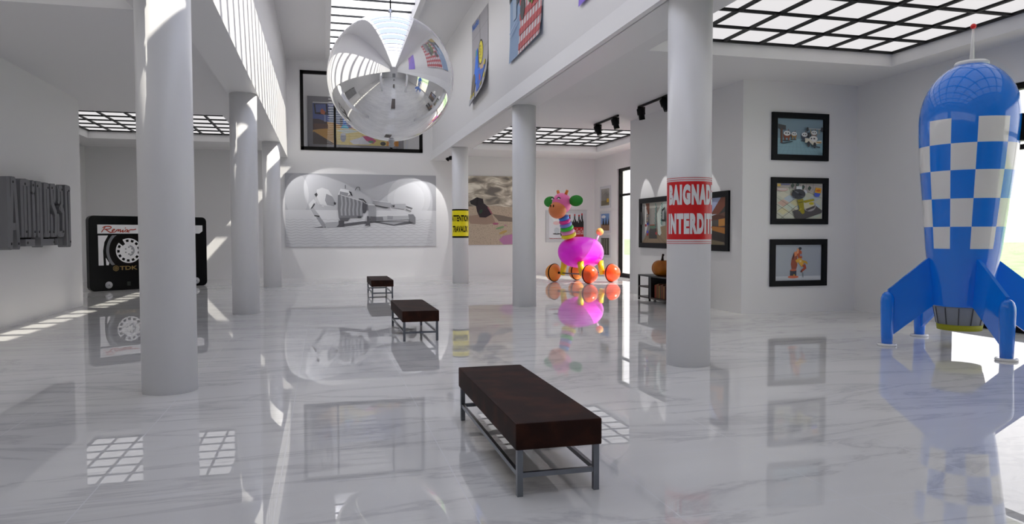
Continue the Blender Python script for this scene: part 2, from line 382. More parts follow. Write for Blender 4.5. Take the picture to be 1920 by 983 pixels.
# wrapped signs
def wrap_fn(cx, cy, R):
    d = Vector((-cx, -cy, 0)).normalized(); r = Vector((-d.y, d.x, 0)); r = r if r.dot(Vector((1, 0, 0))) > 0 else -r
    def fn(v):      # v.x = arc angle in radians, v.z = height, v.y = offset outwards
        t = v.x; p = Vector((cx, cy, 0)) + (R + v.y) * (math.cos(t) * d + math.sin(t) * r)
        return (p.x, p.y, v.z)
    return fn
def wrapped_band(b, a0, a1, z0, z1, off, m, th=.004):
    n = 48; 
    for i in range(n):
        p, q = a0 + (a1 - a0) * i / n, a0 + (a1 - a0) * (i + 1) / n
        b.add([(p, off, z0), (q, off, z0), (q, off, z1), (p, off, z1)], [(0, 1, 2, 3)], m)
def wrapped_text(body, a0, a1, z0, z1, off, m, bold, fn, parent, spacing=1.0, name='lettering'):
    vs, fs = text_mesh(body, m, bold=bold, spacing=spacing); b = B()
    b.add([(a0 + v[0] * (a1 - a0), off, z0 + v[1] * (z1 - z0)) for v in vs], fs, m)
    return b.build(name, parent, cuts=[((a0 + (a1 - a0) * k / 60, 0, 0), (1, 0, 0)) for k in range(1, 60)], fn=fn)
def rad(a): return math.radians(a)
RED = mat('red_sign_paint', '#d01218', .35); WHT = mat('white_sign_paint', '#e4e4e6', .35)
fn = wrap_fn(4.32, 8.10, .264)
r = empty('warning_sign', (0, 0, 0), 0, 'red sign wrapped round a column with white words BAIGNADE INTERDITE', 'sign')
b = B(); wrapped_band(b, rad(-80), rad(112), 1.475, 2.285, .004, WHT); b.build('backing', r, fn=fn)
b = B(); wrapped_band(b, rad(-75), rad(107), 1.535, 2.225, .007, RED); b.build('red_field', r, fn=fn)
for z in (2.243, 2.268, 1.51, 1.487): b = B(); wrapped_band(b, rad(-80), rad(112), z - .003, z + .003, .007, RED); b.build('red_line', r, fn=fn)
for wd, za, zb, a0, a1 in (('BAIGNADE', 1.945, 2.19, -58, 80), ('INTERDITE', 1.60, 1.845, -60, 80)):
    o = wrapped_text(wd, rad(a0), rad(a1), za, zb, .010, WHT, .07, fn, r, 1.2)
fn = wrap_fn(4.32, 23.55, .264)
YEL = mat('yellow_sign_paint', '#ffee14', .35)
r = empty('warning_sign', (0, 0, 0), 0, 'yellow sign wrapped round a column with black words ATTENTION TRAVAUX', 'sign')
b = B(); wrapped_band(b, rad(-105), rad(100), 1.49, 2.42, .004, BLACK); b.build('black_border', r, fn=fn)
b = B(); wrapped_band(b, rad(-100), rad(84), 1.545, 2.375, .007, YEL); b.build('yellow_field', r, fn=fn)
wrapped_text('ATTENTION', rad(-72), rad(68), 2.02, 2.225, .012, BLACK, .035, fn, r)
wrapped_text('TRAVAUX', rad(-62), rad(57), 1.67, 1.875, .012, BLACK, .035, fn, r)

# ------------------------------------------------------------------ benches
LEATH = noise_mat('dark_brown_leather', ['#1d0c07', '#2c150d', '#442417'], 4, .6, detail=8, bump=.1, spec=.15)
BST = mat('grey_steel_frame', '#7d8188', .3, metal=.85)
def bench(x, y, label):
    r = empty('bench', (x, y, 0), 0, label, 'bench', 'brown leather benches down the middle of the hall')
    w, l = .265, .96; t = .018
    B().box(-w - .012, w + .012, -l - .015, l + .015, .29, .455, LEATH).build('seat', r, bevel=.012)
    for sx in (-1, 1):
        for sy in (-1, 1): B().box(sx * (w - t) - t, sx * (w - t) + t, sy * (l - t) - t, sy * (l - t) + t, 0, .29, BST).build('leg', r)
    for sx in (-1, 1): B().box(sx * (w - t) - .012, sx * (w - t) + .012, -l + 2 * t, l - 2 * t, .115, .145, BST).build('stretcher', r)
    for sy in (-1, 1): B().box(-w + 2 * t, w - 2 * t, sy * (l - t) - .012, sy * (l - t) + .012, .115, .145, BST).build('stretcher', r)
    return r
bench(1.385, 5.19, 'large dark brown leather bench on steel legs nearest the front')
bench(1.39, 11.86, 'dark brown leather bench, the middle one of three')
bench(1.40, 19.45, 'dark brown leather bench farthest away, smallest in view')
bench(1.39, -2.3, 'dark brown leather bench behind the camera, seen only in the mirror ball')

# ------------------------------------------------------------------ mirror ball
r = empty('mirror_ball', (1.385, 15.48, 4.86), 0, 'huge polished mirror ball hanging on a wire from the skylight', 'sphere')
MIR = mat('mirror', (.95, .955, .96), 0, metal=1)
t = MIR.node_tree; bs = t.nodes['Principled BSDF']; out = t.nodes['Material Output']; ms_ = t.nodes.new('ShaderNodeMixShader'); df = t.nodes.new('ShaderNodeBsdfDiffuse'); df.inputs[0].default_value = (.95, .95, .96, 1)
lw = t.nodes.new('ShaderNodeLayerWeight'); lw.inputs[0].default_value = .5; pw = t.nodes.new('ShaderNodeMath'); pw.operation = 'POWER'; pw.inputs[1].default_value = 7
ml = t.nodes.new('ShaderNodeMath'); ml.operation = 'MULTIPLY_ADD'; ml.inputs[1].default_value = .65; ml.inputs[2].default_value = .18  # white diffuse mixed in, strongest at the rim, to brighten the reflections
t.links.new(lw.outputs['Facing'], pw.inputs[0]); t.links.new(pw.outputs[0], ml.inputs[0]); t.links.new(ml.outputs[0], ms_.inputs[0]); t.links.new(bs.outputs[0], ms_.inputs[1]); t.links.new(df.outputs[0], ms_.inputs[2]); t.links.new(ms_.outputs[0], out.inputs[0])
B().ball((0, 0, 0), 1.30, MIR, 128).build('ball', r)
B().tube([(0, 0, 1.29), (0, 0, 3.30)], .014, BLACK, 8).build('wire', r)
B().lathe([(.001, 1.42), (.035, 1.42), (.05, 1.36), (.07, 1.295)], STEEL, 24).build('cap', r)
B().lathe([(.07, -1.29), (.055, -1.33), (.045, -1.36), (.06, -1.38), (.05, -1.42), (.001, -1.44)], STEEL, 24).build('finial', r)

# ------------------------------------------------------------------ rocket
BLUE = mat('blue_gloss_lacquer', (.0, .21, .90), .22, coat=.9, spec=.3); RW_ = mat('white_gloss_lacquer', '#e9eaec', .12, coat=.6)
rk = empty('toy_rocket', (8.66, 8.33, 0), 0, 'giant blue toy rocket with blue and white checks on four finned feet', 'rocket')
vdir = math.atan2(-8.33, -8.66)      # towards the camera
prof = [(.345, .585), (.36, .62), (.40, .95), (.43, 1.15), (.464, 1.39), (.493, 1.69), (.520, 1.95), (.540, 2.15), (.562, 2.35), (.582, 2.55), (.600, 2.80), (.612, 3.0), (.616, 3.14),
        (.612, 3.25), (.598, 3.36), (.570, 3.48), (.528, 3.59), (.47, 3.69), (.395, 3.785), (.31, 3.86), (.215, 3.915), (.12, 3.945), (.001, 3.955)]
def rr(z):
    for (a, za), (b_, zb) in zip(prof, prof[1:]):
        if za <= z <= zb: return a + (b_ - a) * (z - za) / (zb - za)
    return .3
LEAN = Matrix.Shear('XY', 4, (0, 0)); tilt = .022
rightv = Vector((-math.sin(vdir), math.cos(vdir), 0)); rightv = rightv if rightv.dot(rt) > 0 else -rightv
def lean(v): return (v[0] + rightv.x * tilt * (v[2] - .6), v[1] + rightv.y * tilt * (v[2] - .6), v[2])
bounds = [-48, -19, 10, 48, 84, 120, 156, 192, 228, 270]   # screen angle, right positive
rows = [1.39, 1.69, 2.07, 2.449, 2.806, 3.14]
zs = sorted(set([p[1] for p in prof] + rows))
b = B(); n = 180
angs = sorted(set([k * 2.0 for k in range(-90, 90)] + [((a + 180) % 360) - 180 for a in bounds]))
def pt(a, z):
    a = rad(a); d = Vector((math.cos(vdir), math.sin(vdir), 0)); R = rr(z); p = R * (math.cos(a) * d + math.sin(a) * rightv); return (p.x, p.y, z)
def sector(a):
    a = a % 360
    bb = sorted([x % 360 for x in bounds]); 
    base = bounds[0] % 360; a2 = (a - base) % 360
    cum = [(x - bounds[0]) for x in bounds]; k = 0
    for i, c_ in enumerate(cum):
        if a2 >= c_: k = i
    return k
for i in range(len(zs) - 1):
    z0, z1 = zs[i], zs[i + 1]; zm = (z0 + z1) / 2
    for k in range(len(angs)):
        a0 = angs[k]; a1 = angs[(k + 1) % len(angs)]; a1 = a1 + 360 if a1 < a0 else a1; am = (a0 + a1) / 2
        m = BLUE
        if rows[0] < zm < rows[-1]:
            ri = max(j for j in range(5) if rows[j] < zm)
            if (ri + sector(am)) % 2 == 0: m = RW_
        b.add([pt(a0, z0), pt(a1, z0), pt(a1, z1), pt(a0, z1)], [(0, 1, 2, 3)], m, True)
b.build('body', rk, fn=lean)
NOZ = mat('grey_nozzle_metal', '#8b9097', .4); NOL = mat('olive_nozzle_rim', '#a3a312', .6)
b = B().lathe([(.335, .60), (.33, .57), (.285, .33)], NOZ, 60); b.build('nozzle', rk, fn=lean)
for k in range(12):
    t = 2 * PI * k / 12 + .2; b = B().bar((.331 * math.cos(t), .331 * math.sin(t), .57), (.287 * math.cos(t), .287 * math.sin(t), .335), .012, .012, mat('nozzle_seam', '#3f4247', .5)); b.build('seam', rk, fn=lean)
B().lathe([(.286, .33), (.275, .25), (.25, .25), (.25, .33)], NOL, 60).build('nozzle_rim', rk, fn=lean)
B().lathe([(.20, 3.90), (.215, 3.925), (.215, 3.95), (.20, 3.972), (.12, 3.978), (.05, 3.99), (.001, 3.99)], RW_, 48).build('collar', rk, fn=lean)
B().tube([(0, 0, 3.98), (0, 0, 4.44)], [.032, .014], RW_, 16).build('antenna', rk, fn=lean)
B().ball((0, 0, 4.46), .038, mat('red_gloss', '#e8120f', .2, coat=.5), 24).build('antenna_tip', rk, fn=lean)
# hatch on the right flank
hd = Vector((math.cos(vdir), math.sin(vdir), 0)); a = rad(86); hp = math.cos(a) * hd + math.sin(a) * rightv; hq = Vector((-hp.y, hp.x, 0))
b = B()
for z0, z1, o0 in ((2.84, 3.20, .0),):
    P = [hp * (rr(2.9) - .05) - hq * .1, hp * (rr(2.9) - .05) + hq * .1, hp * (rr(2.9) + .055) + hq * .1, hp * (rr(2.9) + .055) - hq * .1]
    b.add([(*p.xy, z0) for p in P] + [(*p.xy, z1) for p in P], [(3, 2, 1, 0), (4, 5, 6, 7), (0, 1, 5, 4), (1, 2, 6, 5), (2, 3, 7, 6), (3, 0, 4, 7)], BLACK)
b.build('hatch', rk, bevel=.01, fn=lean)
# fins: feet measured at front-left, rear-left, front-right; the fourth completes the square
feet = [Vector((-.90, .32, 0)), Vector((.34, .92, 0)), Vector((-.36, -1.10, 0)), Vector((.92, -.36, 0))]
feet = [Vector((7.77, 8.70, 0)) - Vector((8.66, 8.33, 0)), Vector((8.98, 9.38, 0)) - Vector((8.66, 8.33, 0)), Vector((8.29, 7.27, 0)) - Vector((8.66, 8.33, 0)), Vector((9.58, 7.92, 0)) - Vector((8.66, 8.33, 0))]
for fpt in feet:
    d = fpt.normalized(); L = fpt.length; s_ = Vector((-d.y, d.x, 0)) * .022
    poly = [(rr(1.3) - .04, 1.28), (L, .80), (L, .10), (rr(.7) - .05, .62), (rr(.75) - .05, .75)]
    n = len(poly); vs = [d * r_ + s_ + Vector((0, 0, z)) for r_, z in poly] + [d * r_ - s_ + Vector((0, 0, z)) for r_, z in poly]
    f_ = B().add(vs, [tuple(range(n)), tuple(range(2 * n - 1, n - 1, -1))] + [(i, i + n, (i + 1) % n + n, (i + 1) % n) for i in range(n)], BLUE).build('fin', rk)
    T = Matrix.Translation(fpt)
    B().lathe([(.075, .03), (.082, .2), (.092, .62), (.088, .68), (.07, .735), (.04, .765), (.001, .775)], BLUE, 32, T).build('foot_pod', f_)
    B().lathe([(.09, 0), (.125, .0), (.13, .015), (.125, .03), (.09, .034), (.05, .034), (.001, .034)], RW_, 32, T).build('foot_ring', f_)

# ------------------------------------------------------------------ giraffe on wheels
gf = Vector((-.87, -.49, 0)).normalized(); gs = Vector((gf.y, -gf.x, 0)) * 1.0
gs = gs if gs.dot(Vector((.49, -.87, 0))) > 0 else -gs
G0 = Vector((8.38, 23.05, 0))
gr = empty('toy_giraffe', G0, 0, 'giant pink and magenta toy giraffe standing on four orange ball wheels', 'toy giraffe')
def GP(f_, s_, z): return gf * f_ + gs * s_ + Vector((0, 0, z))
GM = Matrix((( gf.x, gs.x, 0), (gf.y, gs.y, 0), (0, 0, 1)))
MAG = mat('magenta_lacquer', (1.0, .004, .95), .3, coat=.3)
ORL = mat('light_orange_wood', '#f29a3c', .4); ORD = mat('red_orange_wood', '#ff5a1c', .3, coat=.3); GYEL = mat('yellow_lacquer', '#ecd818', .35, coat=.2)
b = B(); pr_ = [(-.86, .001), (-.84, .13), (-.78, .25), (-.66, .38), (-.48, .475), (-.25, .52), (0, .53), (.25, .52), (.48, .50), (.68, .455), (.85, .36), (.94, .22), (.97, .001)]
vs = []; fs = []; n = 40
for (f_, R) in pr_:
    for k in range(n):
        t = 2 * PI * k / n; vs.append(GP(f_, R * 1.02 * math.cos(t), .99 + .03 * f_ + R * math.sin(t)))
for i in range(len(pr_) - 1):
    for k in range(n): fs.append((i * n + k, i * n + (k + 1) % n, (i + 1) * n + (k + 1) % n, (i + 1) * n + k))
bo = b.add(vs, fs, MAG, True).build('body', gr)
md = bo.modifiers.new('s', 'SUBSURF'); md.levels = 1; md.render_levels = 2
for f_, s_ in ((.52, .3), (.52, -.3), (-.5, .3), (-.5, -.3)):
    B().tube([GP(f_ * 1.0, s_ * 1.45, .24), GP(f_, s_ * 1.15, .70)], [.085, .11], GYEL, 20).build('leg', gr)
for f_ in (.58, -.58):
    B().tube([GP(f_, -.76, .30), GP(f_, .76, .30)], .022, mat('grey_axle', '#6a6a70', .3, metal=.8), 12).build('axle', gr)
for f_, s_, m in ((.58, -.75, ORL), (-.58, -.75, ORL), (.58, .75, ORD), (-.58, .75, ORD)):
    ax = gs if s_ > 0 else -gs
    # wheel lathe around its axle: fat ball bulging outwards with a black rubber ring
    q = Vector((0, 0, 1)).rotation_difference(ax).to_matrix().to_4x4(); T = Matrix.Translation(GP(f_, s_, .27 * 1.14)) @ q @ Matrix.Scale(1.14, 4)
    w = B().lathe([(.001, -.17), (.10, -.155), (.19, -.11), (.245, -.04), (.262, 0), (.258, .05), (.235, .12), (.19, .19), (.12, .245), (.05, .265), (.001, .268)], m, 40, T).build('wheel', gr)
    B().lathe([(.262, -.018), (.27, -.012), (.27, .012), (.262, .018), (.25, .018), (.25, -.018)], BLACK, 40, T).build('tyre', w)
    B().lathe([(.001, -.215), (.03, -.21), (.035, -.17), (.03, -.15)], BLACK, 16, T).build('hub', w)
ringc = [('#f0e014', .25, .70, 1.56), ('#e88fc8', .225, .745, 1.68), ('#1fc22c', .22, .79, 1.80), ('#7d86e0', .20, .84, 1.91), ('#e0249c', .19, .89, 2.02), ('#2a7be0', .175, .935, 2.13)]
nd = (GP(.945, 0, 2.15) - GP(.70, 0, 1.56)).normalized()
for h_, R, f_, z in ringc:
    q = Vector((0, 0, 1)).rotation_difference(nd).to_matrix().to_4x4(); T = Matrix.Translation(GP(f_, 0, z)) @ q
    B().lathe([(.001, -.065), (R * .8, -.065), (R * .93, -.05), (R, -.02), (R, .02), (R * .93, .05), (R * .8, .065), (.001, .065)], mat('ring_' + h_[1:], h_, .3, coat=.3), 40, T).build('neck_ring', gr)
PINK = mat('pink_lacquer', '#ef6fb4', .35, coat=.2); SNT = mat('orange_snout', '#dd7f4a', .4)
hd_ = B().ball(GP(1.04, 0, 2.60), (.32, .32, .34), PINK, 40).build('head', gr)
q = Matrix.Rotation(rad(25), 3, gs)
B().ball(GP(1.24, 0, 2.38), (.29, .29, .28), SNT, 36).build('snout', hd_)
for s_ in (-.06, .06): B().ball(GP(1.50, s_, 2.50), (.02, .02, .05), BLACK, 12).build('nostril', hd_)
GREEN = mat('green_felt', '#118a1e', .5)
for s_ in (-1, 1):
    e_ = B(); T = Matrix.Translation(GP(.98, s_ * .56, 2.67)) @ GM.to_4x4() @ Matrix.Diagonal((.06, .29, .18, 1))
    e_.lathe([(max(math.sin(PI * i / 12), 1e-5), -math.cos(PI * i / 12)) for i in range(13)], GREEN, 28, T)
    e_.build('ear', hd_)
    B().tube([GP(1.02, s_ * .13, 2.84), GP(1.0, s_ * .21, 3.02)], [.05, .045], mat('orange_horn', '#d9772a', .4), 16).build('horn', hd_)
    ey = B().ball(GP(1.325, s_ * .14, 2.745), (.03, .065, .035), mat('eye_white', '#f4f4f4', .3), 20, GM).build('eye', hd_)
    B().tube([GP(1.34, s_ * .14 - .07, 2.745), GP(1.35, s_ * .14, 2.785), GP(1.33, s_ * .14 + .07, 2.745)], .016, BLACK, 8).build('eyelid_line', ey)
tl = B().tube([GP(-.70, 0, 1.35), GP(-.86, 0, 1.62)], .035, mat('pale_pink_tail', '#eec6e4', .4), 12).build('tail', gr)
B().ball(GP(-.90, 0, 1.68), .13, mat('peach_ball', '#ffb763', .4), 28).build('tail_ball', tl)

# ------------------------------------------------------------------ giant cassette
ca = math.radians(35.4)
cs = empty('giant_cassette', (-6.42, 22.85, 0), ca, 'giant black audio cassette standing upright on the floor behind the nearest left column', 'cassette')
CBL = mat('cassette_black_plastic', '#040507', .25, spec=.15); CW = mat('cassette_white', '#f2f2f4', .5)
Wc, Hc, Dc = 3.435, 2.155, .22
def rrect(x0, x1, z0, z1, r_, n=6):
    o = []
    for cx_, cz, a in ((x1 - r_, z0 + r_, -90), (x1 - r_, z1 - r_, 0), (x0 + r_, z1 - r_, 90), (x0 + r_, z0 + r_, 180)):
        for k in range(n + 1): t = rad(a + 90 * k / n); o.append((cx_ + r_ * math.cos(t), cz + r_ * math.sin(t)))
    return o
B().prism(rrect(0, Wc, 0, Hc, .14), 1, 0, Dc, CBL).build('shell', cs, bevel=.015)
lab = B().prism([(.225, 1.645), (.225, 1.90), (3.30, 1.90), (3.30, 1.72), (3.2, 1.645)], 1, -.010, .0, CW).build('paper_label', cs)
# handwritten word, drawn as strokes on the label
RM = mat('rust_red_ink', '#b5381c', .5)
def stroke(b, pts, w0, y, m, sc, ox, oz, slant=.25, n=6):
    P = [Vector((p[0], p[1])) for p in pts]; Q = []
    for i in range(len(P) - 1):
        p0, p1, p2, p3 = P[max(i - 1, 0)], P[i], P[i + 1], P[min(i + 2, len(P) - 1)]
        for k in range(n):
            t = k / n; Q.append(.5 * ((2 * p1) + (p2 - p0) * t + (2 * p0 - 5 * p1 + 4 * p2 - p3) * t * t + (3 * p1 - p0 - 3 * p2 + p3) * t ** 3))
    Q.append(P[-1]); vs = []; fs = []
    for i, q_ in enumerate(Q):
        d = Q[min(i + 1, len(Q) - 1)] - Q[max(i - 1, 0)]; d = d.normalized() if d.length > 0 else Vector((1, 0)); nn = Vector((-d.y, d.x)) * w0 / 2
        for s_ in (nn, -nn): v = q_ + s_; vs.append((ox + (v.x + slant * v.y) * sc[0], y, oz + v.y * sc[1]))
    for i in range(len(Q) - 1): fs.append((2 * i, 2 * i + 1, 2 * i + 3, 2 * i + 2))
    b.add(vs, fs, m)
b = B(); sc_ = (.165, .165); ox, oz = .30, 1.675
for st in ([(.15, .85), (.6, 1.05), (1.3, 1.05), (1.55, .85), (1.3, .62), (.7, .55), (.55, .5)], [(.55, .95), (.35, .5), (.15, .02)], [(.75, .55), (1.1, .3), (1.6, .02), (2.0, .05)],
           [(1.75, .3), (2.1, .4), (2.2, .52), (2.0, .56), (1.85, .35), (1.95, .1), (2.35, .1), (2.6, .4)], [(2.55, .5), (2.45, .08)], [(2.5, .3), (2.8, .52), (2.85, .1)], [(2.85, .3), (3.15, .52), (3.2, .1), (3.5, .3), (3.65, .5)],
           [(3.65, .5), (3.6, .1), (3.9, .2), (4.1, .5)], [(3.85, .75), (4.0, .85)], [(4.1, .5), (4.35, .45), (4.5, .1), (4.8, .1)], [(4.95, .55), (4.5, .3), (4.1, .05)], [(4.9, .5), (5.4, .5), (5.8, .6)]):
    stroke(b, st, .17, -.014, RM, sc_, ox, oz)
b.build('lettering', lab)
# window with the tape and reels
b = B(); b.box(.225, 3.24, -.008, 0, .73, 1.60, mat('cassette_window', '#0a090a', .2, spec=.15)); wn = b.build('window', cs)
b = B().prism([(.235, .735), (.235, 1.59), (.50, 1.59), (.40, 1.40), (.36, 1.15), (.37, .735)], 1, -.014, -.008, CW); b.build('backing_card', wn)
b = B().prism([(.50, .735), (.44, .74), (.43, .95), (.52, .80)], 1, -.014, -.008, CW)
b.build('backing_card', wn)
def arcstrip(b, cx_, cz, r0, r1, a0, a1, y, m, n=20, cl=(-9, 9)):
    vs = []
    for i in range(n + 1):
        t = rad(a0 + (a1 - a0) * i / n); vs += [(cx_ + r0 * math.cos(t), y, cz + r0 * math.sin(t)), (cx_ + r1 * math.cos(t), y, cz + r1 * math.sin(t))]
    vs = [(v[0], v[1], min(max(v[2], cl[0]), cl[1])) for v in vs]
    b.add(vs, [(2 * i, 2 * i + 1, 2 * i + 3, 2 * i + 2) for i in range(n)], m)
b = B()
arcstrip(b, 1.12, 1.15, .60, .68, 130, 222, -.018, mat('grey_tape_edge', '#77787d', .4), 20, (.735, 1.595)); arcstrip(b, 1.12, 1.15, .0, .60, 0, 360, -.012, mat('brown_tape', '#0e0806', .3, spec=.15), 40, (.74, 1.59)); b.build('tape', wn)
for cxr in (1.06, 2.38):
    b = B(); arcstrip(b, cxr, 1.146, .20, .36, -220, 118, -.022, CW, 48); arcstrip(b, cxr, 1.146, 0, .215, 0, 360, -.020, CW, 40)
    rl = b.build('reel', wn)
    for k in range(12):
        a = -212 + k * 27.5
        if a > 105: continue
        b = B(); arcstrip(b, cxr, 1.146, .255, .325, a, a + 15, -.024, CBL, 4); b.build('reel_slot', rl)
    for k in range(6):
        t = rad(60 * k + 30); b = B().box(cxr + .10 * math.cos(t) - .02, cxr + .10 * math.cos(t) + .02, -.026, -.022, 1.146 + .10 * math.sin(t) - .018, 1.146 + .10 * math.sin(t) + .018, mat('reel_teeth', '#8c8d92', .4)); b.build('reel_tooth', rl)
    b = B(); arcstrip(b, cxr, 1.146, .115, .165, -80, 80, -.023, mat('reel_shade', '#a3a4a9', .4)); b.build('hub_ring', rl)
GOLD = mat('gold_print', '#8a713c', .4)
vs, fs = text_mesh('TDK', GOLD, bold=.03)
b = B().add([(.80 + v[0] * .50, -.006, .585 + v[1] * .115) for v in vs], fs, GOLD)
cxl, czl = .70, .64
for k in range(6): t = rad(60 * k + 30); arcstrip(b, cxl + .05 * math.cos(t), czl + .05 * math.sin(t), .016, .026, 0, 360, -.006, GOLD, 16)
arcstrip(b, cxl, czl, .075, .083, 0, 360, -.007, GOLD, 30); arcstrip(b, cxl, czl, .01, .02, 0, 360, -.007, GOLD, 12)
b.build('maker_mark', cs)
for u in (.50, 3.08):
    T = Matrix.Translation((u, 0, .165)) @ Matrix.Rotation(rad(90), 4, 'X')
    s_ = B().lathe([(.001, .02), (.085, .02), (.10, .008), (.10, 0)], mat('screw_grey', '#b9babd', .35, metal=.3), 36, T).build('screw', cs)
    T2 = Matrix.Translation((u, -.022, .165)) @ Matrix.Rotation(rad(90), 4, 'X')
    B().lathe([(.001, .004), (.022, .004), (.022, 0)], mat('screw_slot', '#76777b', .4), 5, T2).build('screw_slot', s_)
for u in (1.05, 1.38, 2.05, 2.38): B().box(u - .05, u + .05, -.002, .003, .12, .24, mat('deep_green_black', '#02130c', .3)).build('tape_hole', cs)

# ------------------------------------------------------------------ 3D letter sign on the left block
SG = {'A': [[(13.66, 2.51), (13.63, 2.23), (13.56, 1.42)], [(13.76, 2.51), (13.81, 2.07), (13.88, 1.42)], [(13.61, 1.74), (13.84, 1.75)]], 'n': [[(14.03, 2.49), (14.04, 1.62)], [(14.03, 2.5), (14.2, 2.51), (14.37, 2.5)], [(14.2, 2.5), (14.2, 1.62)], [(14.37, 2.49), (14.38, 1.62)]],
      'i': [[(14.55, 2.51), (14.55, 2.4)], [(14.55, 2.28), (14.57, 1.62)]], 'g': [[(14.76, 1.62), (14.75, 1.98), (14.75, 2.49)], [(14.75, 2.51), (14.91, 2.51)], [(14.91, 2.5), (14.92, 1.44)], [(14.76, 1.62), (14.89, 1.62)]],
      'o': [[(15.1, 2.5), (15.11, 1.63)], [(15.1, 2.51), (15.26, 2.51)], [(15.26, 2.5), (15.27, 1.63)], [(15.1, 1.62), (15.27, 1.62)]], 's': [[(15.43, 2.5), (15.46, 2.21), (15.65, 2.01), (15.62, 1.64)], [(15.43, 2.51), (15.62, 2.52), (15.61, 2.27)], [(15.62, 1.63), (15.46, 1.62), (15.45, 1.94)]],
      'three': [[(15.83, 2.26), (15.82, 2.5), (15.99, 2.51), (16.0, 2.2), (15.92, 2.13), (16.06, 2.07), (16.05, 1.64)], [(16.05, 1.63), (15.88, 1.62), (15.8, 1.64), (15.81, 1.96)]], 'last': [[(16.22, 2.54), (16.26, 1.42)], [(16.22, 2.54), (16.44, 2.53)], [(16.43, 2.52), (16.42, 1.42)]]}
SH = [(13.68, 2.48), (13.56, 1.46), (13.85, 1.46), (14.18, 2.48), (14.2, 1.66), (14.54, 2.48), (14.57, 1.66), (14.74, 2.48), (14.77, 1.66), (15.25, 2.48), (15.28, 1.66), (15.46, 2.49), (15.48, 1.66), (16.0, 2.49), (16.03, 1.67), (16.39, 2.49), (16.42, 1.47), (14.23, 1.47), (15.49, 1.47)]
GS = mat('grey_cast_metal', '#7c7c80', .6, spec=.2); GD = mat('dark_grey_backing', '#141416', .7, spec=.1)
sg = empty('wall_sign', (-5.33, 15.0, 1.97), 0, 'big grey three-dimensional letter sign bolted to the left wall', 'sign')
def sv(q): return (q[0] - 15.0, q[1] - 1.97)
B().box(0, .22, 13.50 - 15, 16.52 - 15, -.56, .57, GD).build('backing', sg)
for p, q_ in ((14.24, 14.66), (15.0, 15.62)): B().box(.22, .35, p - 15, q_ - 15, -.56, -.44, GS).build('lower_block', sg)
for k in range(5): B().box(.22, .34, .72 + k * .08, .76 + k * .08, -.56, -.43, GS).build('lower_rib', sg)
for nm, sts in SG.items():
    b = B(); jj = 0
    for st in sts:
        for p, q_ in zip(st, st[1:]):
            jj += 1
            p, q_ = sv(p), sv(q_)
            L = math.hypot(q_[0] - p[0], q_[1] - p[1])
            b.bar((.30 - .001 * jj, p[0], p[1]), (.30 - .001 * jj, q_[0], q_[1]), .118, .17, GS, upv=(1, 0, 0))
        for p in st:
            p = sv(p); T = Matrix.Translation((.22, p[0], p[1])) @ Matrix.Rotation(rad(90), 4, 'Y'); jj += 1; b.lathe([(.059, -.0), (.059, .165 - .001 * jj)], GS, 20, T, smooth=False)
    if nm == 'A': b.box(0, .385, 13.42 - 15, 13.56 - 15, -.57, .58, GS)
    b.build('raised_letter', sg)
for p in SH:
    b = B(); p = sv(p); T = Matrix.Translation((.386, p[0], p[1])) @ Matrix.Rotation(rad(90), 4, 'Y'); b.lathe([(.022, 0), (.022, .005)], BLACK, 14, T, smooth=False); b.build('bolt_hole', sg)

# ------------------------------------------------------------------ shelf, pumpkin, books
SHM = mat('black_brown_wood', '#0e0c0c', .35); SHT = mat('dark_walnut_shelf', '#2a1a12', .35)
sh = empty('low_shelf', (7.72, 15.40, 0), 0, 'low black open shelf unit against the wall behind the red sign column', 'shelf')
b = B()
for x in (-.23, .20):
    for y in (-1.15, .55, 1.15): b.box(x - .02, x + .02, y - .02, y + .02, 0, .60, SHM)
b.build('frame', sh)
B().box(-.25, .23, -1.17, 1.17, .58, .615, SHM).build('top', sh)
B().box(-.25, .23, -1.17, 1.17, .06, .095, SHT).build('shelf_board', sh)
B().box(-.25, .23, .58, 1.13, .31, .345, SHT).build('shelf_board', sh)
B().box(-.25, .23, .44, .58, .095, .58, SHM).build('partition', sh)
bc = ['#7a2f1c', '#8a3a20', '#5d4a1c', '#6e2a1a', '#8c6a2a', '#3f3a1c', '#7c3320', '#59321c', '#8a5a28', '#4b2318']
by = 15.79; names = ['rust red', 'brick red', 'olive brown', 'dark red', 'ochre', 'dark olive', 'russet', 'brown', 'tan', 'maroon']
for k in range(10):
    th = .045 + .02 * ((k * 7) % 3) / 2; hh_ = .30 + .035 * ((k * 5) % 4) / 3; m = mat('book_cloth_%d' % k, bc[k], .6)
    place = 'leftmost of the row' if k == 0 else ('rightmost of the row' if k == 9 else 'beside the %s one' % names[k - 1])
    r = empty('book', (7.66, by - th / 2, .097), 0, '%s book standing on the lower shelf, %s' % (names[k], place), 'book', 'books standing on the low black shelf')
    B().box(-.12, .10, -th / 2, th / 2, 0, min(hh_, .45), m).build('cover', r)
    B().box(-.11, .102, -th / 2 + .006, th / 2 - .006, min(hh_, .45), min(hh_, .45) + .001, mat('paper', '#cdbf9c', .8)).build('pages', r)
    by -= th + .003
pk = empty('pumpkin', (7.70, 15.72, .615), 0, 'orange pumpkin with a dark curved stem on top of the low black shelf', 'pumpkin')
PO = noise_mat('pumpkin_skin', ['#a25a0c', '#c0720f'], 4, .45)
b = B(); vs = []; fs = []; n = 72; mm = 18
for i in range(mm + 1):
    p = PI * i / mm
    for k in range(n):
        t = 2 * PI * k / n; R = .245 * max(math.sin(p), .001) ** .8 * (1 - .05 * abs(math.cos(t * 5)) ** 6); z = .20 - .20 * math.cos(p) * (1 - .12 * math.exp(-(math.sin(p) / .3) ** 2)) - .0
        vs.append((R * math.cos(t), R * math.sin(t), z))
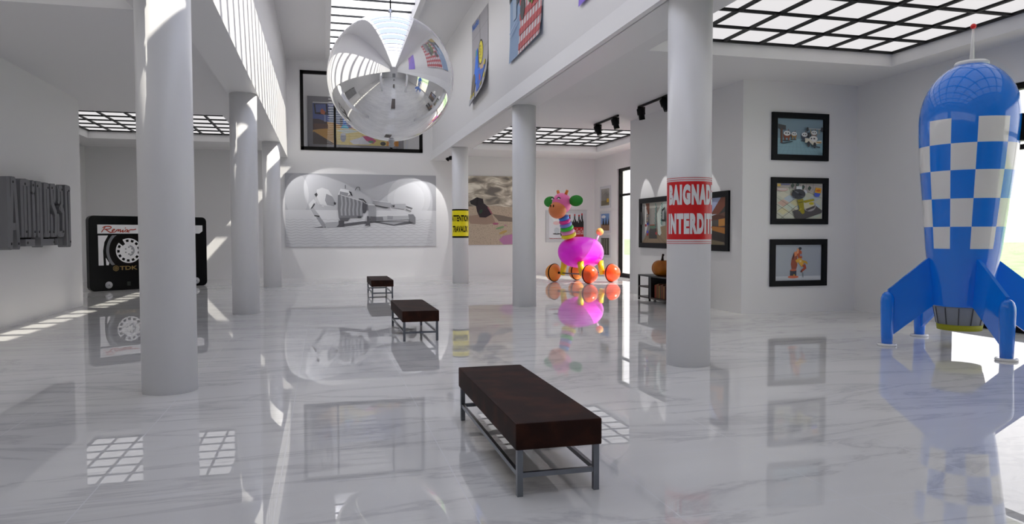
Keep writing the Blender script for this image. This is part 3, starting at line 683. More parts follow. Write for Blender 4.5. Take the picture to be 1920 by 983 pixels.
for i in range(mm):
    for k in range(n): fs.append((i * n + k, i * n + (k + 1) % n, (i + 1) * n + (k + 1) % n, (i + 1) * n + k))
zmin = min(v[2] for v in vs); vs = [(v[0], v[1], v[2] - zmin) for v in vs]
b.add(vs, fs, PO, True).build('skin', pk)
B().tube([(0, 0, .33), (0, -.01, .40), (-.01, -.04, .46), (-.02, -.09, .50)], [.045, .028, .022, .028], mat('pumpkin_stem', '#2c1a10', .7), 12).build('stem', pk)

# ------------------------------------------------------------------ track spotlights
def track(x, y0_, y1_, heads, label, horizontal=None):
    """heads: list of (y, target)"""
    r = empty('track_light', (x, (y0_ + y1_) / 2, ZC), 0, label, 'spotlight', 'black track spotlights on the aisle ceilings')
    h = abs(y1_ - y0_) / 2
    B().box(-.02, .02, -h, h, -.05, 0, BLACK).build('rail', r)
    for (yy, target, half, pw) in heads:
        c_ = Vector((0, yy - (y0_ + y1_) / 2, -.21)); d = (Vector(target) - Vector((x, yy, ZC - .21))).normalized()
        vis = d
        q = Vector((0, 0, 1)).rotation_difference(-vis).to_matrix().to_4x4(); T = Matrix.Translation(c_) @ q
        hd_ = B().lathe([(.06, -.135), (.072, -.135), (.072, -.02), (.095, -.015), (.095, .12), (.085, .135), (.001, .135)], BLACK, 28, T).build('lamp_head', r)
        B().lathe([(.001, -.128), (.062, -.128)], mat('lamp_lens', '#d9dce0', .2), 24, T).build('lens', hd_)
        B().box(-.09, -.075, c_.y - .02, c_.y + .02, -.22, -.07, BLACK).box(.075, .09, c_.y - .02, c_.y + .02, -.22, -.07, BLACK).box(-.09, .09, c_.y - .02, c_.y + .02, -.085, -.045, BLACK).build('yoke', r)
        if pw:
            sp = bpy.data.lights.new('spot', 'SPOT'); sp.energy = pw; sp.spot_size = rad(2 * half); sp.spot_blend = .06; sp.shadow_soft_size = .02; sp.color = (1, .98, .96)
            so_ = bpy.data.objects.new('spot_lamp', sp); C.objects.link(so_); so_.parent = hd_
            so_.matrix_local = Matrix.Translation(c_ + d * .15) @ d.to_track_quat('-Z', 'Y').to_matrix().to_4x4()
track(7.30, 17.45, 19.15, [(18.85, (8.0, 17.9, 1.6), 15, 0), (17.62, (8.05, 17.15, 1.2), 16, SPOT_POWER * .65)], 'black track with two spotlights left of the others, before the far grid ceiling')
track(7.30, 14.55, 16.20, [(16.05, (8.05, 16.5, 1.2), 16, SPOT_POWER * .65), (14.80, (8.05, 13.85, 1.2), 15, SPOT_POWER * .65)], 'black track with two spotlights partly hidden by the red sign column')
track(4.50, 26.0, 27.0, [(26.2, (3.35, 28, 2.2), 27, SPOT_POWER * .8), (26.7, (2.6, 28, 2.2), 27, SPOT_POWER * .6)], 'black track spotlights behind the yellow sign column')
track(-1.72, 26.0, 27.0, [(26.2, (-.1, 28, 2.4), 27, SPOT_POWER * .8), (26.7, (1.1, 28, 2.6), 25, SPOT_POWER * .6)], 'black track spotlights behind the farthest left column')

# ------------------------------------------------------------------ framed pictures
def framed(name, M, w, h, bd, art, label, cat='picture', group=None, fm=FRAMEB, dep=.045, mat_board=None):
    r = bpy.data.objects.new(name, None); C.objects.link(r); r.matrix_world = M; r.empty_display_size = .1
    tag(r, label, cat, group)
    b = B().box(0, w, 0, bd, 0, dep, fm).box(0, w, h - bd, h, 0, dep, fm).box(0, bd, bd, h - bd, 0, dep, fm).box(w - bd, w, bd, h - bd, 0, dep, fm)
    b.build('frame', r)
    a = art.build('artwork', r, fix=False); a.location = (bd, bd, .012)
    return r
G1 = 'black framed pictures on the end wall'
# top: a gang of toy robots
a = Art(1.07, .73, 155, 175, 935, 845, hx('#7f98a6', .3))
a.poly([(155, 845), (935, 845), (935, 560), (155, 540)], '#8fb4bf')
for x in range(155, 1000, 85): a.line([(x, 845), (480 + (x - 480) * .55, 600)], 4, '#7f9faa')
for y in (640, 700, 770): a.line([(155, y), (935, y + 8)], 4, '#7f9faa')
a.poly([(172, 285), (302, 312), (300, 392), (215, 388), (172, 365)], '#4a4b4f').rect(215, 375, 248, 635, '#6b4a3a').poly([(200, 630), (430, 605), (400, 595), (300, 640), (240, 650)], '#3f4a52')
def bot(cx, cy, R, body, sh_):
    a.ell(cx - 10, cy + R * 2.3, R * 1.2, R * .25, '#4a5a62').rect(cx - R * .75, cy + R * .6, cx - R * .35, cy + R * 2.2, body).rect(cx + R * .3, cy + R * .6, cx + R * .7, cy + R * 2.2, body)
    a.poly([(cx - R * 1.1, cy + R * .3), (cx + R * 1.1, cy + R * .3), (cx + R * .8, cy + R * 1.4), (cx - R * .8, cy + R * 1.4)], body).ell(cx, cy, R, R * .8, '#dcdfe0').ell(cx - R * .35, cy - R * .05, R * .2, R * .22, '#2e3236').ell(cx + R * .35, cy, R * .2, R * .22, '#2e3236')
    a.line([(cx + R * .3, cy - R * .8), (cx + R * .4, cy - R * 1.3)], 9, '#7a3a2a')
bot(320, 455, 58, '#8a4a34', 0); bot(435, 462, 46, '#9a7a4a', 0); bot(610, 470, 50, '#4c5566', 0); bot(768, 430, 50, '#8f7f78', 0)
a.rect(655, 430, 690, 520, '#34373c').ell(655, 370, 20, 40, '#3e4348').ell(900, 370, 20, 46, '#3e4348').line([(670, 360), (880, 362)], 9, '#d8d8d4').line([(700, 370), (715, 450)], 8, '#c9a96a').line([(850, 370), (850, 450)], 8, '#c9a96a')
a.ell(755, 545, 70, 55, '#e2e2e0').ell(720, 540, 13, 14, '#3a3e44').ell(768, 540, 17, 14, '#3a3e44').poly([(610, 530), (690, 545), (750, 600), (890, 570), (895, 620), (745, 660), (690, 610), (610, 620)], '#ddd8c8').poly([(800, 600), (895, 600), (880, 625), (810, 618)], '#b8904a')
a.ell(672, 645, 26, 55, '#3a3c40').ell(775, 665, 26, 55, '#3a3c40').poly([(700, 660), (870, 690), (860, 715), (720, 690)], '#46545c')
a.text('la bande', 825, 800, 918, 812, '#2c3238'); a.text('Gorgia light', 835, 822, 918, 834, '#2c3238')
framed('framed_picture', M_back(8.69, 12.91, 3.08), 1.31, .955, .115, a, 'black framed picture of small toy robots, top of three on the end wall', group=G1)
# middle: yellow machine on coloured tiles
a = Art(1.07, .715, 160, 150, 1015, 855, hx('#c9ccba', .3)); tcs = ['#d6d2a6', '#bccad4', '#d8d6c2', '#c8d4c4', '#d4b4a4', '#b9c3c8']
ux, uy = (120, 78), (-118, 86)
for i in range(-3, 9):
    for j in range(-4, 9):
        cx_, cy_ = 290 + i * 120 - j * 118, 290 + i * 78 + j * 86 - 80
        P = [(cx_, cy_ - 70), (cx_ + 108, cy_ + 2), (cx_, cy_ + 76), (cx_ - 108, cy_ + 4)]
        if all(165 < p[0] < 1010 and 290 < p[1] < 850 for p in P): a.poly(P, tcs[(i * 5 + j * 3) % 6]); a.z -= .0006
a.z += .0006
a.line([(160, 560), (420, 740), (560, 855)], 7, '#5a5a52').line([(160, 725), (480, 480), (640, 340)], 7, '#6a6a60').line([(160, 425), (330, 540), (520, 690)], 5, '#6a6a60').line([(250, 855), (460, 680), (540, 600)], 7, '#5a5a52').line([(160, 730), (290, 830), (320, 855)], 7, '#5a5a52')
a.poly([(160, 150), (1015, 165), (1015, 330), (780, 330), (380, 230), (160, 230)], '#b9b2ae')
for x in (420, 510, 610, 720, 850): a.line([(x, 150), (x - 10, 290)], 7, '#7d7a7a')
a.line([(380, 230), (780, 335), (1015, 440)], 7, '#8a8782').line([(650, 160), (1015, 205)], 6, '#8a8782')
for x, y in ((655, 225), (775, 245), (460, 195), (550, 180)): a.ell(x, y, 20, 48, '#44564e').ell(x - 22, y + 5, 9, 24, '#44564e').ell(x + 22, y - 6, 9, 22, '#44564e')
a.ell(265, 275, 110, 35, '#c9a8a0').ell(265, 270, 90, 22, '#d8ccc8').rect(175, 165, 235, 215, '#d8b85a').rect(240, 160, 400, 185, '#6a6f96')
a.poly([(865, 330), (980, 350), (950, 410), (900, 418), (860, 390)], '#4a5fc8').poly([(885, 230), (995, 245), (978, 345), (870, 328)], '#e0a422').ell(930, 290, 42, 22, '#c8661c')
a.poly([(460, 700), (880, 585), (1010, 690), (1000, 740), (700, 855), (515, 855)], '#4d4a4c').ell(770, 600, 120, 110, '#a8a4a8').ell(760, 580, 105, 100, '#d0cbb0')
a.poly([(700, 660), (880, 585), (860, 640), (720, 700)], '#4d4a4c').poly([(540, 480), (650, 460), (680, 740), (640, 765), (600, 720)], '#9a8f12').poly([(640, 500), (850, 455), (865, 490), (690, 540)], '#a99c18').ell(805, 550, 45, 28, '#c2b21c').poly([(560, 690), (610, 640), (630, 660), (575, 705)], '#b5a82c').line([(560, 540), (640, 520)], 10, '#2c2c10')
a.rect(520, 210, 625, 275, '#d4dade').ell(690, 315, 26, 40, '#cdd3d8', -30).ell(560, 365, 128, 100, '#3c3f46')
for k in range(26): a.ell(460 + (k * 73) % 200, 300 + (k * 47) % 130, 16, 11, ['#2a2d34', '#565a64', '#73767e'][k % 3], k * 40)
framed('framed_picture', M_back(8.685, 12.91, 1.79), 1.325, .945, .115, a, 'black framed picture of a yellow machine on tiles, middle of three on the end wall', group=G1)
# bottom: orange robot arm
a = Art(1.075, .735, 140, 175, 945, 840, hx('#a3abb6', .3))
a.poly([(140, 760), (945, 760), (945, 840), (140, 840)], '#c9ced4').ell(460, 775, 95, 26, '#d8714f').rect(403, 650, 515, 752, '#2f3442').ell(460, 650, 58, 18, '#c86a4a').ell(475, 738, 17, 12, '#c9a23a')
a.poly([(415, 540), (430, 430), (470, 320), (520, 300), (530, 560), (510, 632), (430, 630)], '#9a4c34').poly([(440, 440), (470, 320), (485, 330), (450, 470)], '#2c1a18').poly([(470, 320), (520, 300), (520, 380), (480, 400)], '#e08a5a').poly([(520, 250), (600, 300), (612, 430), (545, 440), (520, 360)], '#b8542c').poly([(525, 250), (550, 250), (545, 340), (520, 350)], '#e9a87a')
a.ell(572, 252, 28, 27, '#3a4248').rect(570, 350, 605, 395, '#8a8fa4').poly([(490, 470), (560, 425), (600, 440), (640, 520), (610, 600), (575, 560), (540, 500), (520, 525)], '#e0a83a').poly([(600, 460), (690, 490), (712, 545), (660, 520), (620, 510)], '#c99a2c').poly([(560, 470), (600, 470), (590, 510), (570, 500)], '#e8d29a')
a.poly([(610, 560), (665, 540), (685, 620), (650, 650), (600, 695), (580, 680), (610, 630), (640, 610)], '#a8482c').poly([(590, 660), (610, 640), (600, 690), (582, 690)], '#3c1c16').line([(620, 695), (628, 785)], 9, '#4a5a60')
framed('framed_picture', M_back(8.68, 12.91, .535), 1.32, .955, .115, a, 'black framed picture of an orange robot arm, bottom of three on the end wall', group=G1)
# the two large ones on the block wall
G2 = 'large black framed pictures behind the red sign column'
a = Art(1.63, 1.02, 100, 235, 513, 805, hx('#8d8983', .3))
a.poly([(100, 235), (513, 235), (400, 310), (215, 310)], '#b5b2a8').poly([(100, 235), (215, 310), (215, 560), (150, 740), (100, 760)], '#8f8e8c').poly([(150, 250), (185, 300), (190, 560), (150, 700)], '#e2e0dc').poly([(160, 240), (215, 240), (215, 400), (190, 400)], '#7a4630').rect(215, 310, 320, 560, '#8f8b85')
a.poly([(100, 805), (230, 600), (320, 600), (513, 805)], '#8f7a62')
for x in (130, 180, 380, 440): a.line([(x, 805), (250 + (x - 250) * .2, 620)], 4, '#6f5d4a')
a.poly([(225, 600), (320, 600), (330, 742), (215, 742)], '#3a3536').ell(268, 580, 45, 26, '#57705c').rect(225, 545, 315, 560, '#8a4030')
a.poly([(330, 400), (380, 290), (420, 240), (470, 240), (450, 560), (375, 700), (345, 680)], '#c9d2ca').poly([(380, 580), (470, 560), (470, 805), (400, 720)], '#9a8468')
for k in range(16): a.ell(310 + (k % 3) * 6, 260 + k * 22, 6, 9, '#2f7f7a'); a.ell(398 + (k * 7) % 12, 260 + k * 19, 6, 9, '#3f9088')
for x, y, c_ in ((205, 530, '#3a3ac8'), (207, 650, '#4444d0'), (180, 555, '#a02838'), (205, 685, '#b03030'), (335, 670, '#a83038')): a.ell(x, y, 13, 20, c_)
for k in range(7): a.rect(196, 395 + k * 20, 214, 408 + k * 20, ['#2c2c30', '#a87a30', '#6a3030'][k % 3])
a.poly([(410, 350), (455, 310), (455, 510), (410, 500)], '#1d1d20').poly([(420, 375), (450, 345), (450, 480), (420, 478)], '#9aa09e').poly([(104, 350), (124, 375), (124, 540), (104, 545)], '#1f1f22').poly([(190, 300), (197, 300), (197, 520), (190, 520)], '#4a2a1c')
framed('framed_picture', M_right(8.05, 17.73, 1.25), 1.88, 1.27, .125, a, 'large black framed picture of a corridor, left of the red sign column', group=G2)
a = Art(1.60, 1.00, 800, 160, 1280, 835, hx('#6a4330', .3))
a.poly([(800, 160), (1215, 160), (1100, 380), (1000, 300), (800, 420)], '#a9b4d6').poly([(1215, 160), (1280, 160), (1280, 330), (1180, 400), (1100, 385)], '#7e4632').poly([(1280, 260), (1280, 360), (1190, 400)], '#3d3a36').poly([(800, 420), (1170, 392), (1100, 420), (800, 470)], '#d5dbe6').poly([(800, 460), (1200, 400), (1280, 440), (1280, 470), (1100, 480), (800, 520)], '#5b3426')
a.poly([(1190, 470), (1280, 455), (1280, 560), (1190, 570)], '#c8893c').poly([(800, 480), (1190, 480), (1190, 560), (800, 560)], '#54504a').poly([(800, 590), (1130, 570), (1280, 590), (1280, 680), (1100, 620), (800, 640)], '#b4752e').poly([(800, 640), (1100, 620), (1280, 685), (1280, 835), (800, 835)], '#2f2823')
for k in range(12): a.line([(1100 + k * 12, 830), (1115 + k * 13, 760 + k * 3)], 4, '#c8b48a')
a.text('Blois', 1238, 800, 1276, 815, '#b9a890').text('atelier', 1238, 822, 1276, 832, '#b9a890')
framed('framed_picture', M_right(8.05, 15.20, 1.24), 1.85, 1.25, .125, a, 'large black framed picture of a wooden building, right of the red sign column', group=G2)
# reclining robot, wide unframed print on the back wall
GREYT = noise_mat('grey_print_ground', ['#8f9094', '#9fa0a4'], 3, .5)
Wp, Hp = 5.56, 2.71
a = Art(Wp, Hp, 534, 325, 817.5, 461.8, hx('#b4b5b9'))
CP = lambda x, y: (560 + x / 8, 340 + y / 8)
a.rect(534, 325, 817.5, 393, '#aeafb4').rect(534, 393, 817.5, 461.8, '#c6c7cb')
a.ell(555, 365, 22, 40, '#bcbdc1').ell(765, 370, 42, 42, '#bcbdc1').ell(765, 372, 30, 34, '#c4c5c9').rect(534, 393, 817.5, 461.8, '#c6c7cb')
for j in range(11):
    y0_ = 410 + j * 4.6 + j * j * .04; st = 7 + j * .5; x = 535
    while x < 815 - st:
        up_ = int((x - 535) / st) % 2; a.line([(x, y0_ + (2.2 if up_ else 0)), (x + st, y0_ + (0 if up_ else 2.2))], .55, '#a0a1a6'); a.z -= .0007; x += st
a.z += .0007
def gp(pts, c_): a.poly([CP(*p) for p in pts], c_)
gp([(170, 690), (380, 660), (930, 590), (1650, 590), (1720, 620), (1400, 660), (1100, 610), (640, 675), (380, 690)], '#5b5b60')
gp([(1180, 600), (1560, 600), (1400, 640)], '#9c9da2')
gp([(250, 120), (330, 90), (420, 120), (480, 210), (530, 320), (500, 370), (400, 360), (300, 340), (250, 230)], '#c9cacd')
gp([(390, 180), (480, 220), (530, 320), (500, 368), (400, 350), (370, 280)], '#8e8f94'); gp([(500, 300), (535, 315), (525, 345), (500, 340)], '#2a2a2e'); gp([(330, 330), (360, 350), (350, 380), (320, 370)], '#bfc0c4'); gp([(215, 190), (250, 165), (265, 200), (240, 230)], '#3a3a3e')
gp([(240, 225), (300, 330), (280, 350), (215, 260)], '#b9babd'); gp([(130, 340), (200, 260), (240, 300), (180, 400), (150, 410)], '#c4c5c8'); gp([(155, 410), (210, 320), (225, 335), (170, 420)], '#47474b')
gp([(155, 410), (200, 390), (290, 510), (215, 515)], '#9fa0a5'); gp([(210, 500), (290, 510), (285, 528), (212, 515)], '#2d2d31'); gp([(235, 530), (295, 528), (375, 640), (360, 690), (330, 680)], '#8d8e93')
gp([(370, 600), (560, 585), (570, 640), (530, 680), (375, 690)], '#a4a5aa'); gp([(370, 600), (560, 585), (562, 595), (372, 608)], '#cfd0d3'); gp([(568, 580), (650, 580), (645, 660), (600, 675), (575, 670)], '#4e4e53')
gp([(600, 100), (720, 120), (760, 180), (700, 210), (590, 190), (565, 190)], '#d2d3d6'); gp([(590, 140), (720, 165), (700, 215), (585, 190)], '#8a8b90'); gp([(720, 135), (760, 150), (780, 215), (755, 200)], '#2c2c30')
gp([(560, 200), (610, 190), (920, 285), (925, 520), (905, 540), (570, 540), (555, 400)], '#75767b')
for k in range(6):
    x = 600 + k * 58; gp([(x, 205 + k * 14), (x + 26, 212 + k * 14), (x + 34, 330), (x + 24, 420), (x + 28, 505), (x + 2, 505), (x - 4, 420), (x + 10, 330)], '#9b9ca1')
gp([(600, 188), (920, 280), (920, 292), (600, 198)], '#c6c7ca'); gp([(575, 540), (740, 540), (700, 590), (590, 580)], '#5e5e63'); gp([(850, 515), (900, 515), (900, 538), (850, 538)], '#3a3a3e')
gp([(870, 245), (940, 255), (990, 310), (975, 315), (930, 270), (870, 260)], '#303034'); gp([(930, 300), (1000, 340), (990, 420), (960, 470), (930, 470)], '#4a4a50'); gp([(1010, 330), (1130, 345), (1130, 520), (1020, 515)], '#8f9095'); gp([(1010, 325), (1130, 338), (1130, 352), (1010, 345)], '#c9cacd')
gp([(1075, 260), (1340, 300), (1370, 330), (1340, 380), (1110, 345)], '#98999e'); gp([(1075, 262), (1340, 300), (1340, 308), (1080, 275)], '#c9cacd'); gp([(1110, 340), (1310, 378), (1305, 392), (1120, 355)], '#3c3c41'); gp([(1370, 325), (1580, 320), (1590, 380), (1560, 405), (1380, 380)], '#a3a4a9'); gp([(1375, 345), (1415, 340), (1410, 375), (1385, 372)], '#3a3a3e')
gp([(1585, 350), (1690, 385), (1685, 400), (1585, 365)], '#55555a'); gp([(1585, 400), (1670, 430), (1665, 442), (1585, 412)], '#55555a')
gp([(1130, 500), (1330, 495), (1640, 490), (1640, 560), (1330, 575), (1130, 585)], '#a6a7ac'); gp([(1130, 500), (1640, 488), (1640, 500), (1130, 515)], '#d0d1d4'); gp([(1130, 525), (1230, 522), (1240, 580), (1130, 585)], '#707176'); gp([(1300, 505), (1390, 510), (1380, 560), (1300, 560)], '#8a8b90'); gp([(1040, 520), (1130, 520), (1130, 600), (1045, 595)], '#5a5a5f')
gp([(1620, 480), (1700, 480), (1735, 530), (1735, 630), (1640, 590)], '#77787d'); gp([(990, 510), (1030, 515), (1035, 600), (1040, 670), (1010, 650), (960, 660), (990, 600)], '#55555a')
for l in ([(672, 100), (672, 45)], [(815, 125), (845, 75), (880, 75), (890, 125)]): a.line([CP(*p) for p in l], 1.2, '#4b4b50')
rp = bpy.data.objects.new('wide_picture', None); C.objects.link(rp); rp.matrix_world = M_back(-1.375, YF - .002, 1.15)
tag(rp, 'wide black and white print of a reclining robot on the back wall', 'picture')
B().box(0, Wp, 0, Hp, 0, .03, hx('#b8b9bd')).build('panel', rp); ao = a.build('artwork', rp, fix=False); ao.location = (0, 0, .031)
# bomb in the sand
SKYP = noise_mat('printed_storm_sky', ['#77716a', '#b5ab9b', '#f0eadc'], 1.5, .6, stretch=(1, 2.4, 1), detail=7, dist=.9, pos=[.36, .5, .62])
SAND = noise_mat('printed_sand', ['#8d7f70', '#c4b29d', '#a39482'], 22, .6, detail=8)
a = Art(2.55, 2.69, 60, 65, 640, 910, SAND)
a.poly([(60, 65), (640, 65), (640, 455), (300, 432), (60, 440)], SKYP).poly([(60, 560), (170, 540), (300, 540), (330, 640), (240, 660), (100, 650)], '#a08878').poly([(300, 530), (400, 550), (610, 610), (640, 640), (480, 625), (360, 620)], '#7b6e63')
a.poly([(150, 425), (215, 390), (260, 440), (300, 530), (240, 575), (185, 572), (160, 500)], '#2d2028').poly([(95, 375), (160, 325), (215, 345), (222, 395), (150, 435), (105, 410)], '#241f24').poly([(160, 325), (175, 340), (165, 430), (150, 435)], '#100d10').ell(195, 500, 14, 28, '#24402c', 20).poly([(262, 440), (305, 530), (290, 530), (255, 450)], '#9a5a66')
a.ell(370, 700, 42, 14, '#7d9a70', -20).ell(400, 755, 42, 16, '#b89a5c', -30).ell(330, 650, 28, 14, '#a85a78').poly([(360, 850), (400, 800), (480, 780), (640, 800), (640, 895), (400, 908)], '#b47aa4').ell(420, 670, 12, 8, '#b07a90')
rp = bpy.data.objects.new('square_picture', None); C.objects.link(rp); rp.matrix_world = M_back(5.35, YF - .002, 1.19)
tag(rp, 'brown print of a dark bomb stuck in sand, between two columns', 'picture')
B().box(0, 2.55, 0, 2.69, 0, .03, hx('#9c948a')).build('panel', rp); ao = a.build('artwork', rp, fix=False); ao.location = (0, 0, .031)
# bottles poster
a = Art(1.48, 1.04, 125, 175, 650, 560, hx('#dfe3ea'))
a.poly([(125, 175), (300, 175), (300, 300), (200, 290)], '#eaeef2').ell(245, 480, 60, 12, '#55565a').ell(245, 430, 40, 45, '#c3ccd4').ell(240, 320, 50, 28, '#e8c6c8')
for x, y0_ in ((440, 195), (515, 185), (625, 175), (580, 195)):
    a.poly([(x - 9, y0_ + 25), (x + 9, y0_ + 25), (x + 12, y0_ + 75), (x + 42, y0_ + 130), (x + 42, 560), (x - 42, 560), (x - 42, y0_ + 130), (x - 12, y0_ + 75)], '#1d1b1e').rect(x - 11, y0_, x + 11, y0_ + 25, '#b8202a').ell(x - 8, y0_ + 100, 5, 22, '#c8ccd0')
a.rect(395, 380, 650, 555, '#b81c24'); a.text('Coca-Cola', 540, 400, 648, 490, '#ece4e4', .0, .3); a.text('Coca', 410, 400, 530, 480, '#ece4e4', 0, .3)
a.text('Taste comme il faut', 132, 540, 320, 556, '#c04040').rect(300, 430, 330, 510, '#3a2a28')
framed('framed_poster', M_back(8.61, YF - .002, 1.28), 1.72, 1.28, .12, a, 'silver framed poster of dark soda bottles behind the giraffe', 'poster', fm=SILVER)
# three small pictures at the far right
G3 = 'small silver framed photographs by the far window'
arts = []
a = Art(.86, .66, 0, 0, 100, 100, hx('#a6a59e')); a.rect(0, 70, 100, 100, '#8c8468')
for k in range(12): a.line([(5 + k * 8, 100 - k), (8 + k * 7.5, 5 + (k * 13) % 30)], 2.4, '#4a4640')
a.rect(70, 60, 95, 82, '#c9a42c'); arts.append(a)
a = Art(.86, .66, 0, 0, 100, 100, hx('#6f93c8')); a.rect(0, 62, 100, 100, '#8a6a4c').ell(30, 18, 26, 9, '#dfe4ea')
for x in (28, 60, 92): a.poly([(x - 13, 68), (x, 20), (x + 13, 68)], '#1d241c')
arts.append(a)
a = Art(.86, .66, 0, 0, 100, 100, hx('#4a4c40')); a.rect(0, 88, 100, 100, '#22221e')
for k in range(9): a.line([(10 + k * 10, 95), (12 + k * 9.5, 5)], 4, ['#b9b8ac', '#2a2a26', '#7c7c6c'][k % 3])
arts.append(a)
for a, z, l in zip(arts, (2.62, 1.64, .69), ('topmost of three small silver framed photographs, bare trees', 'middle of three small silver framed photographs, dark trees under blue sky', 'lowest of three small silver framed photographs, pale birch trunks')):
    framed('framed_photograph', M_right(XR, 27.35, z), 1.10, .86, .1, a, l, 'photograph', G3, SILVER, .035)
# picture in the upper room
a = Art(3.31, 1.60, 213, 190, 1475, 815, hx('#4a5c9c', .4))
a.poly([(213, 450), (520, 480), (700, 540), (1475, 700), (1475, 815), (213, 815)], '#c99a4c').poly([(225, 620), (520, 800), (480, 815), (213, 815), (213, 640)], '#4a3c36').poly([(213, 430), (300, 430), (420, 470), (410, 560), (213, 600)], '#4a3a38').poly([(225, 500), (430, 500), (430, 570), (225, 590)], '#6a4c3c')
a.poly([(225, 200), (420, 190), (438, 365), (245, 355)], '#24222c').poly([(250, 210), (400, 200), (410, 320), (262, 330)], '#56649c').poly([(320, 300), (350, 270), (395, 320), (380, 365), (330, 350)], '#b0603c').rect(378, 365, 398, 470, '#8a96b8').poly([(450, 230), (900, 260), (900, 520), (450, 470)], '#7c8aa6')
a.poly([(540, 570), (800, 560), (1475, 760), (1475, 815), (560, 815)], '#dcc878').poly([(560, 600), (720, 560), (880, 600), (700, 640)], '#c8d2c8')
a.rect(605, 400, 645, 520, '#4a4c58').poly([(650, 400), (690, 390), (700, 500), (740, 560), (610, 560), (650, 500)], '#2a72d2').rect(660, 430, 690, 450, '#c8dcec').poly([(650, 510), (700, 510), (735, 560), (620, 560)], '#38b8dc')
a.ell(790, 490, 30, 35, '#7a3a34').ell(810, 535, 40, 28, '#dcb8a0').ell(860, 550, 30, 25, '#3a8a50').ell(650, 700, 42, 70, '#9a9ca8').ell(650, 650, 40, 16, '#c4c6cc')
a.poly([(740, 750), (960, 670), (1140, 740), (1020, 800), (800, 800)], '#d6d6dc').poly([(930, 670), (1050, 670), (1140, 740), (1090, 785), (990, 740)], '#c0467a').ell(1060, 755, 40, 18, '#4c8a68').ell(1040, 640, 45, 26, '#dcc23a').ell(1200, 690, 80, 24, '#8a6ab4').ell(1240, 780, 42, 30, '#16161a').poly([(1300, 690), (1475, 740), (1475, 815), (1290, 815)], '#d08a34').ell(930, 570, 36, 40, '#dfe0dc').ell(915, 565, 7, 7, '#111114')
framed('framed_picture', M_back(-.58, 29.6, 4.93), 3.71, 2.06, .2, a, 'grey framed picture of a cluttered desk, hanging in the room behind the upper window', 'picture', None, mat('grey_frame', '#7d7b80', .5))

# ------------------------------------------------------------------ hanging posters on the nave wall
def poster(y_, z_, w, h, a, label, curl):
    r = bpy.data.objects.new('hanging_poster', None); C.objects.link(r); r.matrix_world = M_right(NR + .018, y_, z_)
    tag(r, label, 'poster', 'posters curling off the upper right wall')
    cuts = [((w * k / 14, 0, 0), (1, 0, 0)) for k in range(1, 14)] + [((0, h * k / 20, 0), (0, 1, 0)) for k in range(1, 20)]
    a.build('sheet', r, fix=False, cuts=cuts, fn=lambda v: curl(v, w, h))
def curl1(v, w, h):
    u = v.x / w; t = max(0, 1 - v.y / (h * .55)); k = t ** 2.2
    return (v.x, v.y + k * .16 * u, v.z + .008 + k * (.08 + .10 * u))
a = Art(2.05, 2.25, 0, 0, 100, 100, hx('#a9a7ad'))
for y_ in (20, 45, 70): a.line([(0, y_), (100, y_ - 3)], .8, '#949298')
a.text('Nautilus', 4, 1, 46, 9, '#2c6cc8', .03)
a.line([(52, 0), (54, 33)], 1.2, '#3a3226').ell(58, 45, 15, 15, '#2e2a18').ell(58, 45, 12, 13, '#efe22c')
for k in range(10): a.ell(52 + (k * 7) % 14, 37 + (k * 5) % 17, 1.6, 1.6, '#8a7a10')
a.poly([(30, 38), (40, 36), (45, 62), (60, 62), (88, 66), (70, 92), (48, 92), (38, 78), (16, 82), (20, 62)], '#1f74ea').poly([(44, 64), (84, 68), (66, 94), (50, 92)], '#2c62c8').ell(18, 78, 13, 15, '#6b6157').ell(32, 41, 4, 4, '#2a9a9a').ell(62, 76, 7, 3, '#b04050', 40).poly([(58, 60), (82, 62), (80, 68), (60, 66)], '#c8a888')
for x, y_ in ((8, 90), (92, 80), (78, 88), (30, 92), (85, 62)): a.ell(x, y_, 5, 3.5, '#cfc23a')
a.poly([(0, 92), (40, 94), (45, 100), (0, 100)], '#a8a9b0')
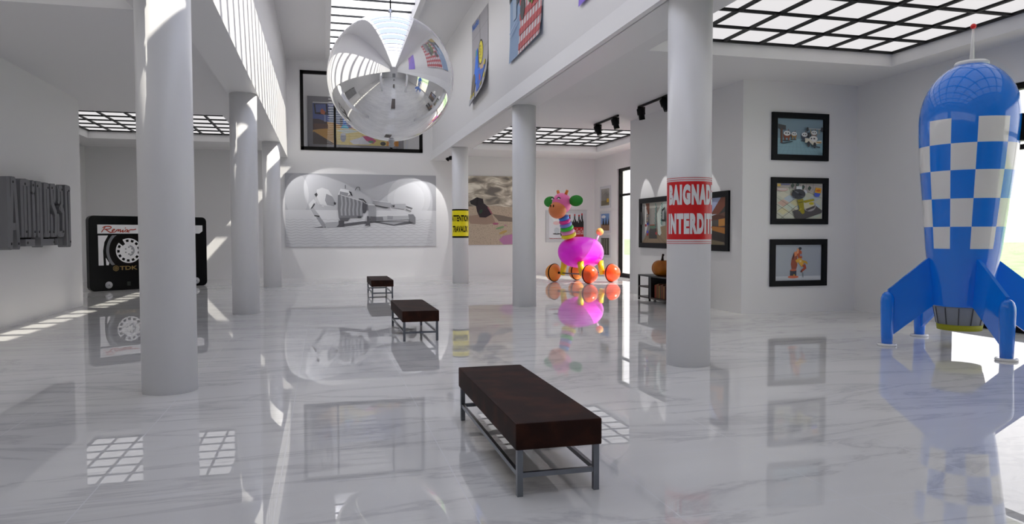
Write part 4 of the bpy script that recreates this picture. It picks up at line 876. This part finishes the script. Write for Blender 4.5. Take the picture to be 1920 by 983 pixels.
poster(20.15, 5.16, 2.15, 2.27, a, 'tall grey poster with a blue and yellow drawing, curling, just right of the mirror ball', curl1)
a = Art(2.5, 2.25, 0, 0, 100, 100, hx('#7f9cc0'))
a.poly([(40, 0), (100, 0), (100, 100), (32, 100)], '#d9d9dc')
for k in range(8): a.rect(36 + k * 8.4, 0, 40 + k * 8.4, 100, '#c88488')
for k in range(7): a.rect(34, 6 + k * 14, 100, 12.5 + k * 14, '#c04a50')
for k in range(8):
    for j in range(7): a.rect(36 + k * 8.4, 6 + j * 14, 40 + k * 8.4, 12.5 + j * 14, '#b01f28'); a.z -= .0007
a.z += .0007
a.poly([(0, 0), (42, 0), (34, 30), (0, 42)], '#6a7078').rect(0, 10, 14, 40, '#2a2c30').rect(22, 4, 32, 50, '#3a4048').poly([(0, 0), (30, 0), (26, 14), (0, 20)], '#b8a038').rect(12, 30, 24, 62, '#9fb4cc')
a.ell(52, 30, 6, 26, '#2f5a26', -8).ell(52, 28, 3, 20, '#5f8a34', -8).rect(60, 6, 74, 46, '#5a5c60').ell(67, 46, 8, 16, '#3c3d40').ell(80, 22, 7, 24, '#8a8c90').ell(44, 60, 7, 10, '#2a2c2e')
for k in range(12): a.ell(40 + (k * 11) % 40, 12 + (k * 17) % 55, 2.6, 2, '#6c8c2c')
a.line([(2, 72), (28, 64)], 1, '#a9c0dc').line([(4, 76), (30, 68)], 1, '#a9c0dc')
def curl2(v, w, h):
    u = v.x / w; t = max(0, 1 - v.y / (h * .45)); k = t ** 2
    return (v.x, v.y + k * .03 * u, v.z + .008 + k * (.03 + .04 * u))
poster(15.85, 5.38, 2.62, 2.25, a, 'poster with red and white checked cloth and vegetables, high on the right wall', curl2)
a = Art(1.9, 2.1, 0, 0, 100, 100, hx('#8a6ae0')); a.poly([(30, 0), (100, 0), (100, 60)], '#b06ad0')
for k in range(6): a.line([(15 + k * 12, 40 + (k * 17) % 30), (25 + k * 11, 62 - (k * 13) % 30)], 2.2, '#34204a')
poster(11.28, 5.27, 1.95, 2.2, a, 'purple poster of which only a corner shows at the top edge', curl2)
